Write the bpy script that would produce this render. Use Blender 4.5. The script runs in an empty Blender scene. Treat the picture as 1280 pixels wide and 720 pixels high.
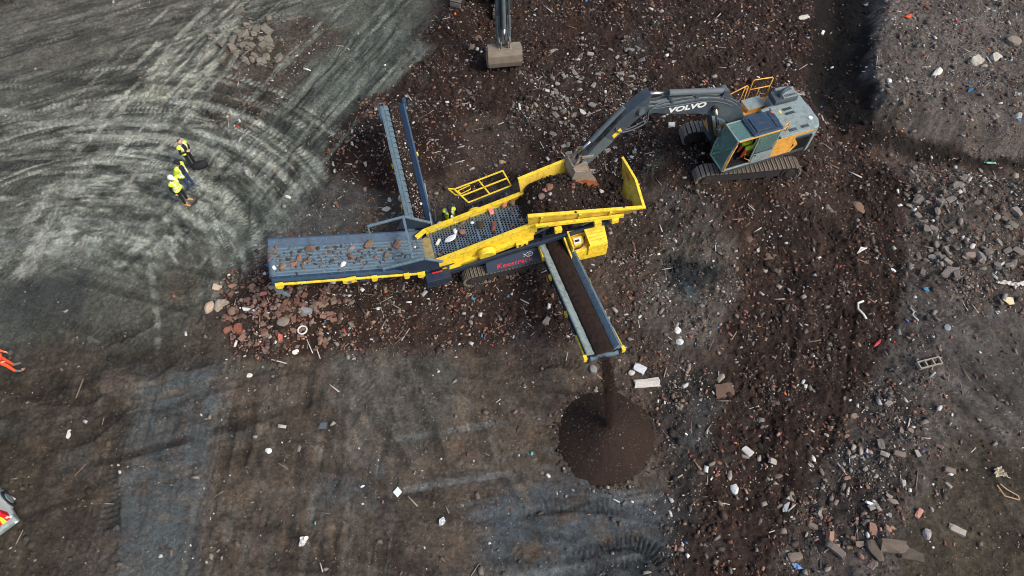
import bpy, bmesh, math, random
import numpy as np
from mathutils import Vector, Matrix
R = math.radians
random.seed(7)
rng = np.random.default_rng(7)
scene = bpy.context.scene
col = scene.collection

# ------------------------------------------------------------------ camera
CAM_H = 24.0; TILT = R(30); FPX = 1280 * 24 / 36
cam = bpy.data.cameras.new('camera'); cam.lens = 24; cam.sensor_width = 36; cam.clip_end = 2000
camo = bpy.data.objects.new('camera', cam); col.objects.link(camo)
camo.location = (0, 0, CAM_H); camo.rotation_euler = (TILT, 0, 0)
scene.camera = camo
# ------------------------------------------------------------------ sky, sun, exposure
SUN_EL, SUN_AZ = R(46), R(120)        # azimuth clockwise from +Y
w = bpy.data.worlds.new('World'); scene.world = w; w.use_nodes = True
nt = w.node_tree; bg = nt.nodes['Background']
sky = nt.nodes.new('ShaderNodeTexSky'); sky.sky_type = 'NISHITA'; sky.sun_disc = False
sky.sun_elevation = SUN_EL; sky.sun_rotation = SUN_AZ
sky.air_density = 1.0; sky.dust_density = 4.0; sky.ozone_density = 1.0
nt.links.new(sky.outputs[0], bg.inputs[0]); bg.inputs[1].default_value = 0.115
sun = bpy.data.lights.new('sun', 'SUN'); sun.energy = 1.5; sun.angle = R(20); sun.color = (1.0, 0.92, 0.80)
suno = bpy.data.objects.new('sun', sun); col.objects.link(suno)
sd = Vector((math.sin(SUN_AZ) * math.cos(SUN_EL), math.cos(SUN_AZ) * math.cos(SUN_EL), math.sin(SUN_EL)))
suno.rotation_euler = sd.to_track_quat('Z', 'Y').to_euler(); suno.location = sd * 60
scene.view_settings.view_transform = 'Standard'; scene.view_settings.look = 'None'
scene.cycles.filter_width = 1.0
scene.view_settings.gamma = 1; scene.view_settings.exposure = 0.60

# ------------------------------------------------------------------ helpers
def c8(r, g, b):
    f = lambda v: (v/255/12.92) if v/255 <= .04045 else ((v/255+.055)/1.055)**2.4
    return (f(r), f(g), f(b))
def ray(px, py):
    u = 360-py; s, c = math.sin(TILT), math.cos(TILT)
    return (px-640, s*FPX+c*u, -c*FPX+s*u)
def P(px, py, z=0.0):
    d = ray(px, py); t = (z-CAM_H)/d[2]
    return Vector((d[0]*t, d[1]*t, z))

_perm = np.random.default_rng(3).permutation(512).astype(np.int32)
_ang = np.random.default_rng(4).uniform(0, 2*np.pi, 512)
_gx, _gy = np.cos(_ang).astype(np.float32), np.sin(_ang).astype(np.float32)
def pnoise(x, y, seed=0):
    x = np.asarray(x, np.float32); y = np.asarray(y, np.float32)
    xi = np.floor(x).astype(np.int32); yi = np.floor(y).astype(np.int32)
    xf = x-xi.astype(np.float32); yf = y-yi.astype(np.float32)
    def h(a, b): return _perm[(_perm[(a+seed*17) & 511] + b) & 511]
    def g(a, b, dx, dy):
        k = h(a, b); return _gx[k]*dx+_gy[k]*dy
    u = xf*xf*xf*(xf*(xf*6-15)+10); v = yf*yf*yf*(yf*(yf*6-15)+10)
    n0 = g(xi, yi, xf, yf); n1 = g(xi+1, yi, xf-1, yf)
    n2 = g(xi, yi+1, xf, yf-1); n3 = g(xi+1, yi+1, xf-1, yf-1)
    a = n0+u*(n1-n0); b = n2+u*(n3-n2)
    return (a+v*(b-a))*1.5
def fbm(x, y, octs=4, seed=0, gain=.5):
    r = 0; a = 1; t = 0
    for i in range(octs):
        r = r+a*pnoise(x*2**i, y*2**i, seed+i); t += a; a *= gain
    return r/t
def sstep(a, b, x):
    t = np.clip((x-a)/(b-a), 0, 1); return t*t*(3-2*t)

# --- terrain: broad relief, as a function of place --------------------------
def seg_dist(x, y, pts, closed=False):
    d = np.full(np.shape(x), 1e9); n = len(pts)
    for i in range(n if closed else n-1):
        ax, ay = pts[i]; bx, by = pts[(i+1) % n]
        ex, ey = bx-ax, by-ay; l2 = ex*ex+ey*ey+1e-12
        t = np.clip(((x-ax)*ex+(y-ay)*ey)/l2, 0, 1)
        d = np.minimum(d, np.hypot(x-ax-t*ex, y-ay-t*ey))
    return d
def inside(x, y, pts):
    r = np.zeros(np.shape(x), bool); n = len(pts)
    for i in range(n):
        ax, ay = pts[i]; bx, by = pts[(i+1) % n]
        if ay == by: continue
        r ^= ((ay > y) != (by > y)) & (x < (bx-ax)*(y-ay)/(by-ay)+ax)
    return r
def sdf(x, y, pts):          # positive inside
    d = seg_dist(x, y, pts, True)
    return np.where(inside(x, y, pts), d, -d)
def W(pts, z=0.0): return [tuple(P(a, b, z)[:2]) for a, b in pts]

HEAP_UR = W([(1088, -200), (1082, 20), (1062, 110), (1085, 150), (1180, 178), (1290, 196), (1800, 230), (2600, -200)])
HEAP_R = W([(1135, 215), (1145, 300), (1120, 400), (1085, 490), (1040, 600), (1020, 720), (1040, 1000), (2400, 1000), (2400, 260), (1280, 228)])
TRENCH = W([(1060, -250), (1045, 40), (1030, 110), (1055, 165), (1120, 190), (1290, 212), (1700, 240)])
SPOIL = W([(820, 220), (860, 250), (905, 300), (900, 380)])
WIND = W([(545, 20), (600, 90), (700, 110), (760, 140), (830, 120), (860, 60)])
EXC0 = (9.78, 19.85); EXC_Z = 1.05
def hm(x, y):
    x = np.asarray(x, float); y = np.asarray(y, float)
    h = 0.10*fbm(x*.09+3, y*.09, 3, 11)
    d = np.hypot(x-EXC0[0], y-EXC0[1]); h = h*(1-sstep(5, 3, d)) + EXC_Z*sstep(5.6, 2.6, d)
    s = sdf(x, y, HEAP_UR); h = h+0.9*sstep(-.15, .9, s+0.25*pnoise(x*.8, y*.8, 5))
    s = sdf(x, y, HEAP_R); h = h+0.5*sstep(-.5, 1.9, s+0.35*pnoise(x*.7, y*.7, 6))
    d = seg_dist(x, y, TRENCH); h = h-0.6*np.exp(-(d/.8)**2)
    d = seg_dist(x, y, SPOIL); h = h+0.25*np.exp(-(d/1.1)**2)
    d = seg_dist(x, y, WIND); h = h+0.28*np.exp(-(d/2.2)**2)*(1+.8*pnoise(x*.5, y*.5, 8))
    px, py = P(500, 184)[:2]; d = np.hypot((x-px), (y-py)); h = h+1.0*np.clip(1-d/3.3, 0, 1)**1.15
    px, py = P(352, 392)[:2]; d = np.hypot((x-px)*.85, (y-py)); h = h+0.75*np.clip(1-d/2.4, 0, 1)**1.1
    px, py = P(318, 56)[:2]; d = np.hypot((x-px)*.8, (y-py)); h = h+0.45*np.exp(-(d/1.5)**2)
    px, py = P(762, 735)[:2]; d = np.hypot((x-px), (y-py)); h = h-0.18*np.exp(-(d/1.6)**2)
    px, py = P(145, 478)[:2]; d = np.hypot((x-px)*.8, (y-py)); h = h+0.16*sstep(.9, .4, d)-.1*np.exp(-((d-1.1)/.3)**2)
    return h
def hm1(x, y): return float(hm(np.array([x]), np.array([y]))[0])
def G(px, py, dz=0.0):       # where the sight line through a photo point meets the ground
    z = 0.0
    for i in range(5):
        p = P(px, py, z); z = hm1(p.x, p.y)
    return Vector((p.x, p.y, z+dz))

# --- meshes -----------------------------------------------------------------
def fast_mesh(name, V, Fq, n):
    V = np.asarray(V, np.float32); Fq = np.asarray(Fq, np.int32)
    me = bpy.data.meshes.new(name)
    me.vertices.add(len(V)); me.vertices.foreach_set('co', V.ravel())
    me.loops.add(len(Fq)*n); me.loops.foreach_set('vertex_index', Fq.ravel())
    me.polygons.add(len(Fq))
    me.polygons.foreach_set('loop_start', np.arange(0, len(Fq)*n, n, dtype=np.int32))
    me.update(calc_edges=True)
    return me
def set_col(me, C, name='Col'):
    a = me.color_attributes.new(name, 'FLOAT_COLOR', 'POINT')
    C = np.asarray(C, np.float32)
    if C.shape[1] == 3: C = np.hstack([C, np.ones((len(C), 1), np.float32)])
    a.data.foreach_set('color', C.ravel())
def link(name, me, mat=None, parent=None, loc=None, rz=0):
    o = bpy.data.objects.new(name, me); col.objects.link(o)
    if mat is not None and me is not None and len(me.materials) == 0: me.materials.append(mat)
    if parent is not None: o.parent = parent
    if loc is not None: o.location = loc
    if rz: o.rotation_euler = (0, 0, rz)
    return o
def tag(o, label, cat=None, group=None, kind=None):
    if label: o['label'] = label
    if cat: o['category'] = cat
    if group: o['group'] = group
    if kind or cat: o['kind'] = kind or 'thing'
    return o
def empty(name, loc, rz=0):
    o = bpy.data.objects.new(name, None); col.objects.link(o)
    o.empty_display_size = .3; o.location = loc; o.rotation_euler = (0, 0, rz); return o

class MB:
    def __init__(s): s.v = []; s.f = []
    def add(s, vs, fs):
        b = len(s.v); s.v += [tuple(p) for p in vs]; s.f += [tuple(i+b for i in f) for f in fs]; return s
    def hexa(s, a):   # 8 points: bottom 4 ccw, top 4 ccw
        return s.add(a, [(3, 2, 1, 0), (4, 5, 6, 7), (0, 1, 5, 4), (1, 2, 6, 5), (2, 3, 7, 6), (3, 0, 4, 7)])
    def box(s, x0, x1, y0, y1, z0, z1):
        return s.hexa([(x0, y0, z0), (x1, y0, z0), (x1, y1, z0), (x0, y1, z0), (x0, y0, z1), (x1, y0, z1), (x1, y1, z1), (x0, y1, z1)])
    def bar(s, p, q, w, h=None, up=(0, 0, 1)):
        h = h or w; p = Vector(p); q = Vector(q); d = (q-p).normalized(); u = Vector(up)
        if abs(d.dot(u)) > .97: u = Vector((1, 0, 0))
        r = d.cross(u).normalized(); u = r.cross(d)
        r = r*w/2; u = u*h/2
        return s.hexa([p-r-u, q-r-u, q+r-u, p+r-u, p-r+u, q-r+u, q+r+u, p+r+u])
    def cyl(s, p, q, r0, r1=None, n=12, cap=True):
        r1 = r0 if r1 is None else r1; p = Vector(p); q = Vector(q); d = (q-p).normalized()
        u = Vector((0, 0, 1)) if abs(d.z) < .95 else Vector((1, 0, 0))
        a = d.cross(u).normalized(); b = d.cross(a)
        vs = [p+(a*math.cos(t)+b*math.sin(t))*r0 for t in [2*math.pi*i/n for i in range(n)]]
        vs += [q+(a*math.cos(t)+b*math.sin(t))*r1 for t in [2*math.pi*i/n for i in range(n)]]
        fs = [((i+1) % n, i, i+n, (i+1) % n+n) for i in range(n)]
        if cap: fs += [tuple(range(n)), tuple(range(2*n-1, n-1, -1))]
        return s.add(vs, fs)
    def tube(s, pts, r, n=6):
        pts = [Vector(p) for p in pts]; m = len(pts); vs = []
        for i, p in enumerate(pts):
            d = (pts[min(i+1, m-1)]-pts[max(i-1, 0)]).normalized()
            u = Vector((0, 0, 1)) if abs(d.z) < .9 else Vector((1, 0, 0))
            a = d.cross(u).normalized(); b = d.cross(a)
            vs += [p+(a*math.cos(2*math.pi*k/n)+b*math.sin(2*math.pi*k/n))*r for k in range(n)]
        fs = []
        for i in range(m-1):
            for k in range(n): fs.append((i*n+(k+1) % n, i*n+k, (i+1)*n+k, (i+1)*n+(k+1) % n))
        fs += [tuple(range(n)), tuple(range(m*n-1, (m-1)*n-1, -1))]
        return s.add(vs, fs)
    def prism(s, poly, y0, y1):      # polygon in (x, z), extruded along y
        n = len(poly)
        vs = [(a, y0, b) for a, b in poly]+[(a, y1, b) for a, b in poly]
        fs = [tuple(range(n)), tuple(range(2*n-1, n-1, -1))]+[((i+1) % n, i, i+n, (i+1) % n+n) for i in range(n)]
        return s.add(vs, fs)
    def plan(s, poly, z0, z1):       # polygon in (x, y), extruded along z
        n = len(poly)
        vs = [(a, b, z0) for a, b in poly]+[(a, b, z1) for a, b in poly]
        fs = [tuple(range(n-1, -1, -1)), tuple(range(n, 2*n))]+[(i, (i+1) % n, (i+1) % n+n, i+n) for i in range(n)]
        return s.add(vs, fs)
    def plate(s, quad, t):           # thick sheet through a polygon
        q = [Vector(p) for p in quad]; n = len(q)
        nn = (q[1]-q[0]).cross(q[-1]-q[0]).normalized()*t/2
        vs = [p-nn for p in q]+[p+nn for p in q]
        fs = [tuple(range(n-1, -1, -1)), tuple(range(n, 2*n))]+[(i, (i+1) % n, (i+1) % n+n, i+n) for i in range(n)]
        return s.add(vs, fs)
    def mesh(s, name):
        me = bpy.data.meshes.new(name); me.from_pydata(s.v, [], s.f)
        bm = bmesh.new(); bm.from_mesh(me); bmesh.ops.recalc_face_normals(bm, faces=bm.faces); bm.to_mesh(me); bm.free()
        return me
    def build(s, name, mat, parent=None, loc=None, rz=0, bevel=0, smooth=False, label=None):
        me = s.mesh(name)
        o = link(name, me, mat, parent, loc, rz)
        if smooth:
            for p in me.polygons: p.use_smooth = True
        if bevel:
            m = o.modifiers.new('bevel', 'BEVEL'); m.width = bevel; m.segments = 2; m.limit_method = 'ANGLE'; m.angle_limit = R(40)
        if label: o['label'] = label
        return o
def arc(cx, cy, r, a0, a1, n):
    return [(cx+r*math.cos(R(a0+(a1-a0)*i/n)), cy+r*math.sin(R(a0+(a1-a0)*i/n))) for i in range(n+1)]

# --- materials --------------------------------------------------------------
def mat(name, c, rough=.6, metal=0, var=.25, scale=4, dirt=0, dirtc=(.035, .028, .022), dscale=3, bump=0, bscale=40, attr=None, spec=.5, trans=0):
    m = bpy.data.materials.new(name); m.use_nodes = True; t = m.node_tree; N = t.nodes; L = t.links
    b = N['Principled BSDF']; b.inputs['Roughness'].default_value = rough; b.inputs['Metallic'].default_value = metal
    b.inputs['Specular IOR Level'].default_value = spec
    if trans: b.inputs['Transmission Weight'].default_value = trans
    co = N.new('ShaderNodeTexCoord'); src = co.outputs['Object']
    if attr:
        a = N.new('ShaderNodeAttribute'); a.attribute_name = attr; base = a.outputs['Color']
    else:
        a = N.new('ShaderNodeRGB'); a.outputs[0].default_value = (*c, 1); base = a.outputs[0]
    if var:
        n = N.new('ShaderNodeTexNoise'); n.inputs['Scale'].default_value = scale; n.inputs['Detail'].default_value = 6; n.inputs['Roughness'].default_value = .65
        L.new(src, n.inputs['Vector'])
        r = N.new('ShaderNodeMapRange'); r.inputs['From Min'].default_value = .25; r.inputs['From Max'].default_value = .75
        r.inputs['To Min'].default_value = 1-var; r.inputs['To Max'].default_value = 1+var
        L.new(n.outputs['Fac'], r.inputs['Value'])
        mx = N.new('ShaderNodeMix'); mx.data_type = 'RGBA'; mx.blend_type = 'MULTIPLY'; mx.inputs['Factor'].default_value = 1
        L.new(base, mx.inputs['A']); L.new(r.outputs['Result'], mx.inputs['B']); base = mx.outputs['Result']
    if dirt:
        n = N.new('ShaderNodeTexNoise'); n.inputs['Scale'].default_value = dscale; n.inputs['Detail'].default_value = 9; n.inputs['Roughness'].default_value = .72
        L.new(src, n.inputs['Vector'])
        r = N.new('ShaderNodeMapRange'); r.inputs['From Min'].default_value = .62-dirt*.4; r.inputs['From Max'].default_value = .80-dirt*.25
        r.inputs['To Max'].default_value = min(.95, .5+dirt*.6)
        L.new(n.outputs['Fac'], r.inputs['Value'])
        mx = N.new('ShaderNodeMix'); mx.data_type = 'RGBA'; mx.inputs['B'].default_value = (*dirtc, 1)
        L.new(r.outputs['Result'], mx.inputs['Factor']); L.new(base, mx.inputs['A']); base = mx.outputs['Result']
        rr = N.new('ShaderNodeMapRange'); rr.inputs['To Min'].default_value = rough; rr.inputs['To Max'].default_value = .92
        L.new(r.outputs['Result'], rr.inputs['Value']); L.new(rr.outputs['Result'], b.inputs['Roughness'])
    L.new(base, b.inputs['Base Color'])
    if bump:
        n = N.new('ShaderNodeTexNoise'); n.inputs['Scale'].default_value = bscale; n.inputs['Detail'].default_value = 6
        L.new(src, n.inputs['Vector'])
        bp = N.new('ShaderNodeBump'); bp.inputs['Strength'].default_value = bump; bp.inputs['Distance'].default_value = .03
        L.new(n.outputs['Fac'], bp.inputs['Height']); L.new(bp.outputs['Normal'], b.inputs['Normal'])
    return m
YELLOW = c8(246, 212, 58); ORANGE = c8(240, 170, 60); NAVY = c8(36, 52, 74); STEELB = c8(98, 120, 134); TEALG = c8(120, 142, 150)
M = dict(
    yellow=mat('yellow_paint', YELLOW, .48, var=.16, scale=7, dirt=.34, dscale=5, dirtc=(.13, .09, .035)),
    yellow_in=mat('yellow_paint_worn', c8(222, 190, 70), .5, var=.15, dirt=.36, dscale=2.5, dirtc=(.16, .12, .05)),
    orange=mat('orange_yellow_paint', c8(232, 170, 76), .45, var=.12, dirt=.36, dscale=6, dirtc=(.16, .10, .05)),
    navy=mat('navy_paint', NAVY, .45, var=.2, dirt=.4),
    blue=mat('blue_paint', c8(42, 76, 106), .5, var=.2, dirt=.45, dscale=6, dirtc=(.06, .055, .05)),
    steelb=mat('blue_grey_steel', STEELB, .5, var=.2, dirt=.35, dscale=6),
    pale=mat('pale_grey_skirt', c8(134, 150, 150), .6, var=.12, dirt=.35, dscale=5),
    exgrey=mat('machine_grey_paint', c8(136, 152, 154), .45, var=.14, scale=6, dirt=.36, dscale=5, dirtc=(.10, .095, .085)),
    exdark=mat('machine_dark_grey_paint', c8(62, 74, 84), .45, var=.2, dirt=.35, dscale=5, dirtc=(.10, .10, .095)),
    arm=mat('dusty_arm_paint', c8(84, 100, 108), .55, var=.25, dirt=.5, dscale=7, dirtc=(.13, .12, .11)),
    roof=mat('cab_roof_paint', c8(42, 62, 84), .35, var=.2, dirt=.3, dscale=6, dirtc=(.1, .1, .1)),
    black=mat('black_plastic', c8(22, 24, 26), .55, var=.2, dirt=.3),
    rubber=mat('hose_rubber', c8(30, 31, 33), .6, var=.2, dirt=.4, dscale=9, dirtc=(.09, .085, .08)),
    belt=mat('belt_rubber', c8(78, 108, 128), .6, var=.2, dirt=.5, dscale=6, dirtc=(.12, .13, .13)),
    shoe=mat('track_steel', c8(142, 134, 124), .55, metal=.3, var=.35, scale=9, dirt=.3, dscale=9),
    trackf=mat('track_frame_steel', c8(48, 48, 50), .6, var=.3, dirt=.6),
    chrome=mat('chrome_rod', (.75, .76, .78), .18, metal=1, var=0),
    bucket=mat('bucket_steel', c8(150, 142, 130), .55, metal=.2, var=.3, scale=6, dirt=.42, dscale=3, dirtc=(.20, .11, .06), bump=.3),
    rust=mat('rusty_steel', c8(172, 100, 62), .65, metal=.2, var=.4, scale=7, dirt=.3, bump=.3),
    tan=mat('worn_tan_steel', c8(178, 160, 110), .6, var=.2, dirt=.4, dscale=5),
    deck=mat('screen_steel', c8(112, 130, 142), .45, metal=.4, var=.2, dirt=.25),
    glass=mat('cab_glass', c8(150, 196, 192), .08, var=0, trans=.75, spec=.7),
    white=mat('white_paint', c8(226, 230, 228), .4, var=.05, dirt=.2),
    red=mat('red_paint', c8(220, 40, 50), .4, var=.05),
    lwhite=mat('white_lettering', c8(232, 236, 236), .5, var=.06, dirt=.1),
    lightblue=mat('pale_blue_sticker', c8(150, 175, 205), .5, var=.05),
    skin=mat('skin', c8(205, 160, 135), .6, var=.05),
    hivis=mat('hivis_yellow', c8(214, 240, 60), .7, var=.1),
    hiorange=mat('hivis_orange', c8(240, 92, 52), .7, var=.12),
    reflect=mat('reflective_tape', c8(222, 226, 222), .4, var=.05),
    clothblack=mat('black_cloth', c8(26, 27, 32), .85, var=.2),
    clothnavy=mat('navy_cloth', c8(32, 38, 56), .85, var=.2),
    denim=mat('denim', c8(44, 66, 104), .85, var=.2),
    tanboot=mat('tan_boot', c8(214, 150, 92), .7, var=.2),
    greyboot=mat('grey_boot', c8(96, 104, 108), .7, var=.2),
    hair=mat('brown_hair', c8(92, 66, 48), .7, var=.2),
    soil=mat('fine_soil', c8(50, 39, 34), .95, var=.35, scale=14, bump=.9, bscale=55, spec=.2),
    wood=mat('pale_wood', c8(176, 146, 110), .8, var=.2, scale=8),
    skirt=mat('blue_grey_skirt', c8(84, 108, 122), .55, var=.2, dirt=.4, dscale=6, dirtc=(.07, .07, .07)),
    hopsoil=mat('hopper_soil', c8(44, 34, 30), .95, var=.4, scale=10, bump=1.0, bscale=30, spec=.2),
    boomtop=mat('pale_boom_top', c8(112, 130, 136), .5, var=.25, scale=6, dirt=.45, dscale=7, dirtc=(.07, .075, .08)),
    vanwhite=mat('van_white_paint', c8(244, 246, 244), .35, var=.04, dirt=.12),
    lamp=mat('beacon_orange', c8(240, 110, 40), .3, var=0),
    teal=mat('teal_plastic', c8(60, 190, 180), .5, var=.1),
    seat=mat('seat_yellow', c8(176, 164, 40), .7, var=.2),
)
stone_m = mat('stone', (0, 0, 0), .85, var=.28, scale=22, bump=.35, bscale=60, attr='Col', spec=.3)
# ================================================================== GROUND
def grow(n, s0, f):
    r = []; d = s0; t = 0
    for i in range(n): d *= f; t += d; r.append(t)
    return np.array(r)
STEP = .06
gx = np.arange(-29, 29.001, STEP); gy = np.arange(2.0, 33.001, STEP)
e = grow(34, STEP, 1.235)
gx = np.concatenate([gx[0]-e[::-1], gx, gx[-1]+e]); gy = np.concatenate([gy[0]-e[::-1], gy, gy[-1]+e])
nx, ny = len(gx), len(gy)
X, Y = np.meshgrid(gx, gy); X = X.ravel(); Y = Y.ravel()
Hm = hm(X, Y)
wx = X+.75*fbm(X*.5, Y*.5, 5, 21, .6); wy = Y+.75*fbm(X*.5+9, Y*.5, 5, 27, .6)     # ragged zone borders
def gw(pts): return [tuple(G(a, b)[:2]) for a, b in pts]
def zone(pts, soft=.6, rag=1.0):
    q = gw(pts); xs = [p[0] for p in q]; ys = [p[1] for p in q]; mgn = soft+1
    sel = np.nonzero((wx > min(xs)-mgn) & (wx < max(xs)+mgn) & (wy > min(ys)-mgn) & (wy < max(ys)+mgn))[0]
    r = np.zeros(len(X)); r[sel] = sstep(-soft/2, soft/2, sdf(wx[sel], wy[sel], q)); return r
def smooth_path(pts, n=6):
    out = []; m = len(pts)
    for i in range(m-1):
        p0, p1, p2, p3 = pts[max(i-1, 0)], pts[i], pts[i+1], pts[min(i+2, m-1)]
        for k in range(n):
            t = k/n
            out.append(tuple(.5*((2*p1[j])+(-p0[j]+p2[j])*t+(2*p0[j]-5*p1[j]+4*p2[j]-p3[j])*t*t+(-p0[j]+3*p1[j]-3*p2[j]+p3[j])*t**3) for j in (0, 1)))
    return out+[pts[-1]]

def stroke(pts, width, reach=None):
    """indices, signed offset across, distance along"""
    q = smooth_path(gw(pts)); mg = (reach or width)+.1
    xs = [p[0] for p in q]; ys = [p[1] for p in q]
    sel = np.nonzero((X > min(xs)-mg) & (X < max(xs)+mg) & (Y > min(ys)-mg) & (Y < max(ys)+mg))[0]
    x, y = X[sel], Y[sel]; bd = np.full(len(sel), 1e9); bs = np.zeros(len(sel)); bo = np.zeros(len(sel)); L0 = 0
    for (ax, ay), (bx, by) in zip(q[:-1], q[1:]):
        ex, ey = bx-ax, by-ay; l = math.hypot(ex, ey); ex /= l; ey /= l
        t = np.clip((x-ax)*ex+(y-ay)*ey, 0, l); d = np.hypot(x-ax-t*ex, y-ay-t*ey)
        k = d < bd; bd[k] = d[k]; bs[k] = L0+t[k]; bo[k] = ((x-ax)*-ey+(y-ay)*ex)[k]; L0 += l
    k = bd < mg
    return sel[k], bo[k], bs[k], bd[k]
C = np.empty((len(X), 3)); C[:] = c8(74, 64, 58)
rough = np.full(len(X), .55)          # how cloddy
wet = np.zeros(len(X))
dens = np.full(len(X), .35)           # rubble scattered on it
redd = np.zeros(len(X))               # share of brick among it
n_big = fbm(X*.35, Y*.35, 4, 31); n_mid = fbm(X*1.3, Y*1.3, 4, 41); n_fin = fbm(X*4.5, Y*4.5, 3, 51)
def lay(mask, c, rg=None, wt=None, dn=None, rd=None, k=1.0):
    global C
    mk = (mask*k)
    C += (np.array(c8(*c))-C)*mk[:, None]
    for arr, v in ((rough, rg), (wet, wt), (dens, dn), (redd, rd)):
        if v is not None: arr += (v-arr)*mk
# -- broad zones
road = zone([(-300, -300), (545, -300), (538, 20), (500, 95), (430, 180), (395, 235), (335, 300), (300, 345), (250, 400), (215, 470), (150, 455), (90, 430), (30, 470), (-300, 490)], 1.6)
lay(road, (86, 87, 81), .22, .0, .05)
lay(zone([(-300, 450), (40, 430), (90, 405), (170, 425), (215, 405), (300, 440), (270, 470), (180, 490), (150, 590), (120, 760), (-300, 900)], 2.6), (60, 55, 48), .5, 0, .13)
lay(zone([(290, 440), (700, 430), (830, 600), (830, 900), (230, 900), (265, 560)], 1.2), (74, 66, 58), .28, 0, .24)
lay(zone([(285, 345), (520, 345), (580, 330), (740, 330), (745, 430), (640, 428), (500, 440), (400, 450), (310, 445)], .9), (54, 42, 37), .7, 0, 1.25, .5)
lay(zone([(395, 190), (440, 125), (505, 60), (560, 10), (600, -100), (900, -100), (880, 120), (840, 200), (720, 200), (640, 230), (560, 240), (470, 245), (420, 230)], .9), (50, 38, 33), .95, 0, .8, .2)
lay(zone([(560, 150), (640, 140), (660, 210), (560, 250), (520, 230)], .9), (66, 56, 50), .5, 0, .6, .1)
lay(zone([(640, 90), (860, 60), (860, 210), (760, 260), (690, 190), (640, 160)], .8), (52, 42, 38), .9, 0, 1.5, .12)
lay(zone([(430, 240), (545, 235), (560, 280), (440, 290), (385, 270)], .8), (72, 66, 60), .5, 0, 1.2, .1)
lay(zone([(345, 285), (395, 225), (470, 235), (430, 300)], .8), (70, 70, 68), .35, 0, .5, .1)
lay(zone([(800, -100), (1090, -100), (1078, 20), (1060, 120), (1085, 165), (1135, 230), (1140, 300), (1115, 400), (1080, 500), (1035, 610), (1000, 760), (820, 780), (850, 620), (890, 520), (905, 430), (890, 330), (850, 250), (815, 200), (790, 90)], 1.0), (50, 39, 34), .9, 0, .75, .35)
lay(zone([(760, 250), (850, 250), (880, 300), (860, 470), (820, 560), (800, 460), (760, 400)], .9), (64, 55, 50), .7, 0, 1.2, .25)
lay(zone([(825, 230), (870, 235), (915, 300), (920, 360), (890, 430), (840, 440), (790, 400), (830, 330)], .8), (80, 75, 70), .7, 0, 1.3, .15)
lay(zone([(825, 470), (890, 460), (880, 600), (850, 720), (815, 720), (830, 600)], .9), (50, 47, 45), .8, 0, 1.5, .2)
lay(zone([(1088, -200), (1078, 20), (1062, 115), (1085, 150), (1180, 178), (1290, 196), (1800, 230), (2600, -200)], .35), (86, 81, 77), .6, 0, .85, .18)
lay(zone([(1135, 215), (1145, 300), (1118, 400), (1085, 490), (1040, 600), (1010, 720), (1040, 1000), (2400, 1000), (2400, 260), (1280, 228)], .6), (82, 77, 73), .55, 0, .8, .2)
lay(zone([(1130, 205), (1300, 228), (1300, 400), (1210, 380), (1130, 340)], .9), (82, 75, 69), .85, 0, 1.6, .15)
lay(zone([(1050, 520), (1120, 470), (1160, 560), (1130, 640), (1040, 720), (960, 720), (1010, 620)], .9), (70, 64, 60), .7, 0, 1.6, .25)
lay(zone([(1190, 540), (1400, 560), (1400, 900), (1110, 900), (1120, 680)], 1.2), (64, 58, 49), .35, 0, .3, .1)
lay(zone([(1180, 390), (1400, 400), (1400, 560), (1190, 540)], 1.0), (72, 69, 66), .3, 0, .3, .1)
lay(zone([(1030, -60), (1104, -60), (1092, 20), (1078, 110), (1092, 150), (1060, 160), (1010, 120), (1012, 40)], .4), (20, 18, 17), .5, 0, .12, .2, .95)  # trench and its left-facing bank: shade painted into the ground colour
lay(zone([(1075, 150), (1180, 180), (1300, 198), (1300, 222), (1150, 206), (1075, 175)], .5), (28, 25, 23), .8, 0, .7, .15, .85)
# -- patches
s6_ = fbm(X*1.6, Y*.35, 3, 88)
lay(zone([(180, 475), (262, 452), (285, 452), (268, 560), (246, 640), (238, 780), (125, 780), (140, 640), (152, 590), (165, 530)], 1.3)*sstep(-.55, .05, fbm(X*.8+3, Y*.8, 5, 109, .62)+.25*s6_), (71, 79, 81), .10, .75, .05, k=.92)
lay(zone([(20, 350), (110, 330), (120, 365), (90, 405), (20, 415), (-20, 390)], 1.0), (54, 57, 56), .15, .4, .05, 0, .8)
lay(zone([(255, 280), (330, 270), (380, 250), (330, 310), (280, 330)], .9), (62, 70, 70), .15, .4, .1, 0, .7)
lay(zone([(420, 450), (560, 440), (580, 520), (520, 580), (430, 540), (400, 480)], 1.4), (78, 78, 73), .15, .2, .25, 0, .7)
lay(zone([(395, 590), (470, 580), (480, 640), (410, 640)], 1.6)*sstep(-.3, .2, n_mid), (64, 73, 78), .2, .3, .2, 0, .7)
lay(zone([(590, 640), (650, 598), (740, 592), (830, 610), (840, 720), (700, 760), (600, 700)], 1.6)*sstep(-.45, .15, fbm(X*.75+8, Y*.75, 5, 113, .62)), (62, 71, 77), .15, .5, .25, 0, .9)
lay(zone([(705, 715), (730, 688), (775, 672), (825, 690), (845, 780), (700, 780)], .5), (46, 50, 52), .4, .3, .3, 0, .8)
lay(zone([(870, 500), (905, 500), (890, 560), (850, 560)], .7), (52, 56, 58), .3, .4, .6, 0, .7)
lay(zone([(838, 330), (868, 318), (900, 330), (888, 352), (860, 385), (835, 352)], .5), (30, 35, 38), .8, .5, .8, 0, .9)
lay(zone([(856, 352), (872, 360), (874, 385), (858, 380)], .4), (60, 72, 78), .4, .4, .4, 0, .7)
lay(zone([(-60, -80), (75, -80), (20, 6), (-60, 30)], .5), (30, 31, 33), .6, 0, .3, 0, .9)
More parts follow.
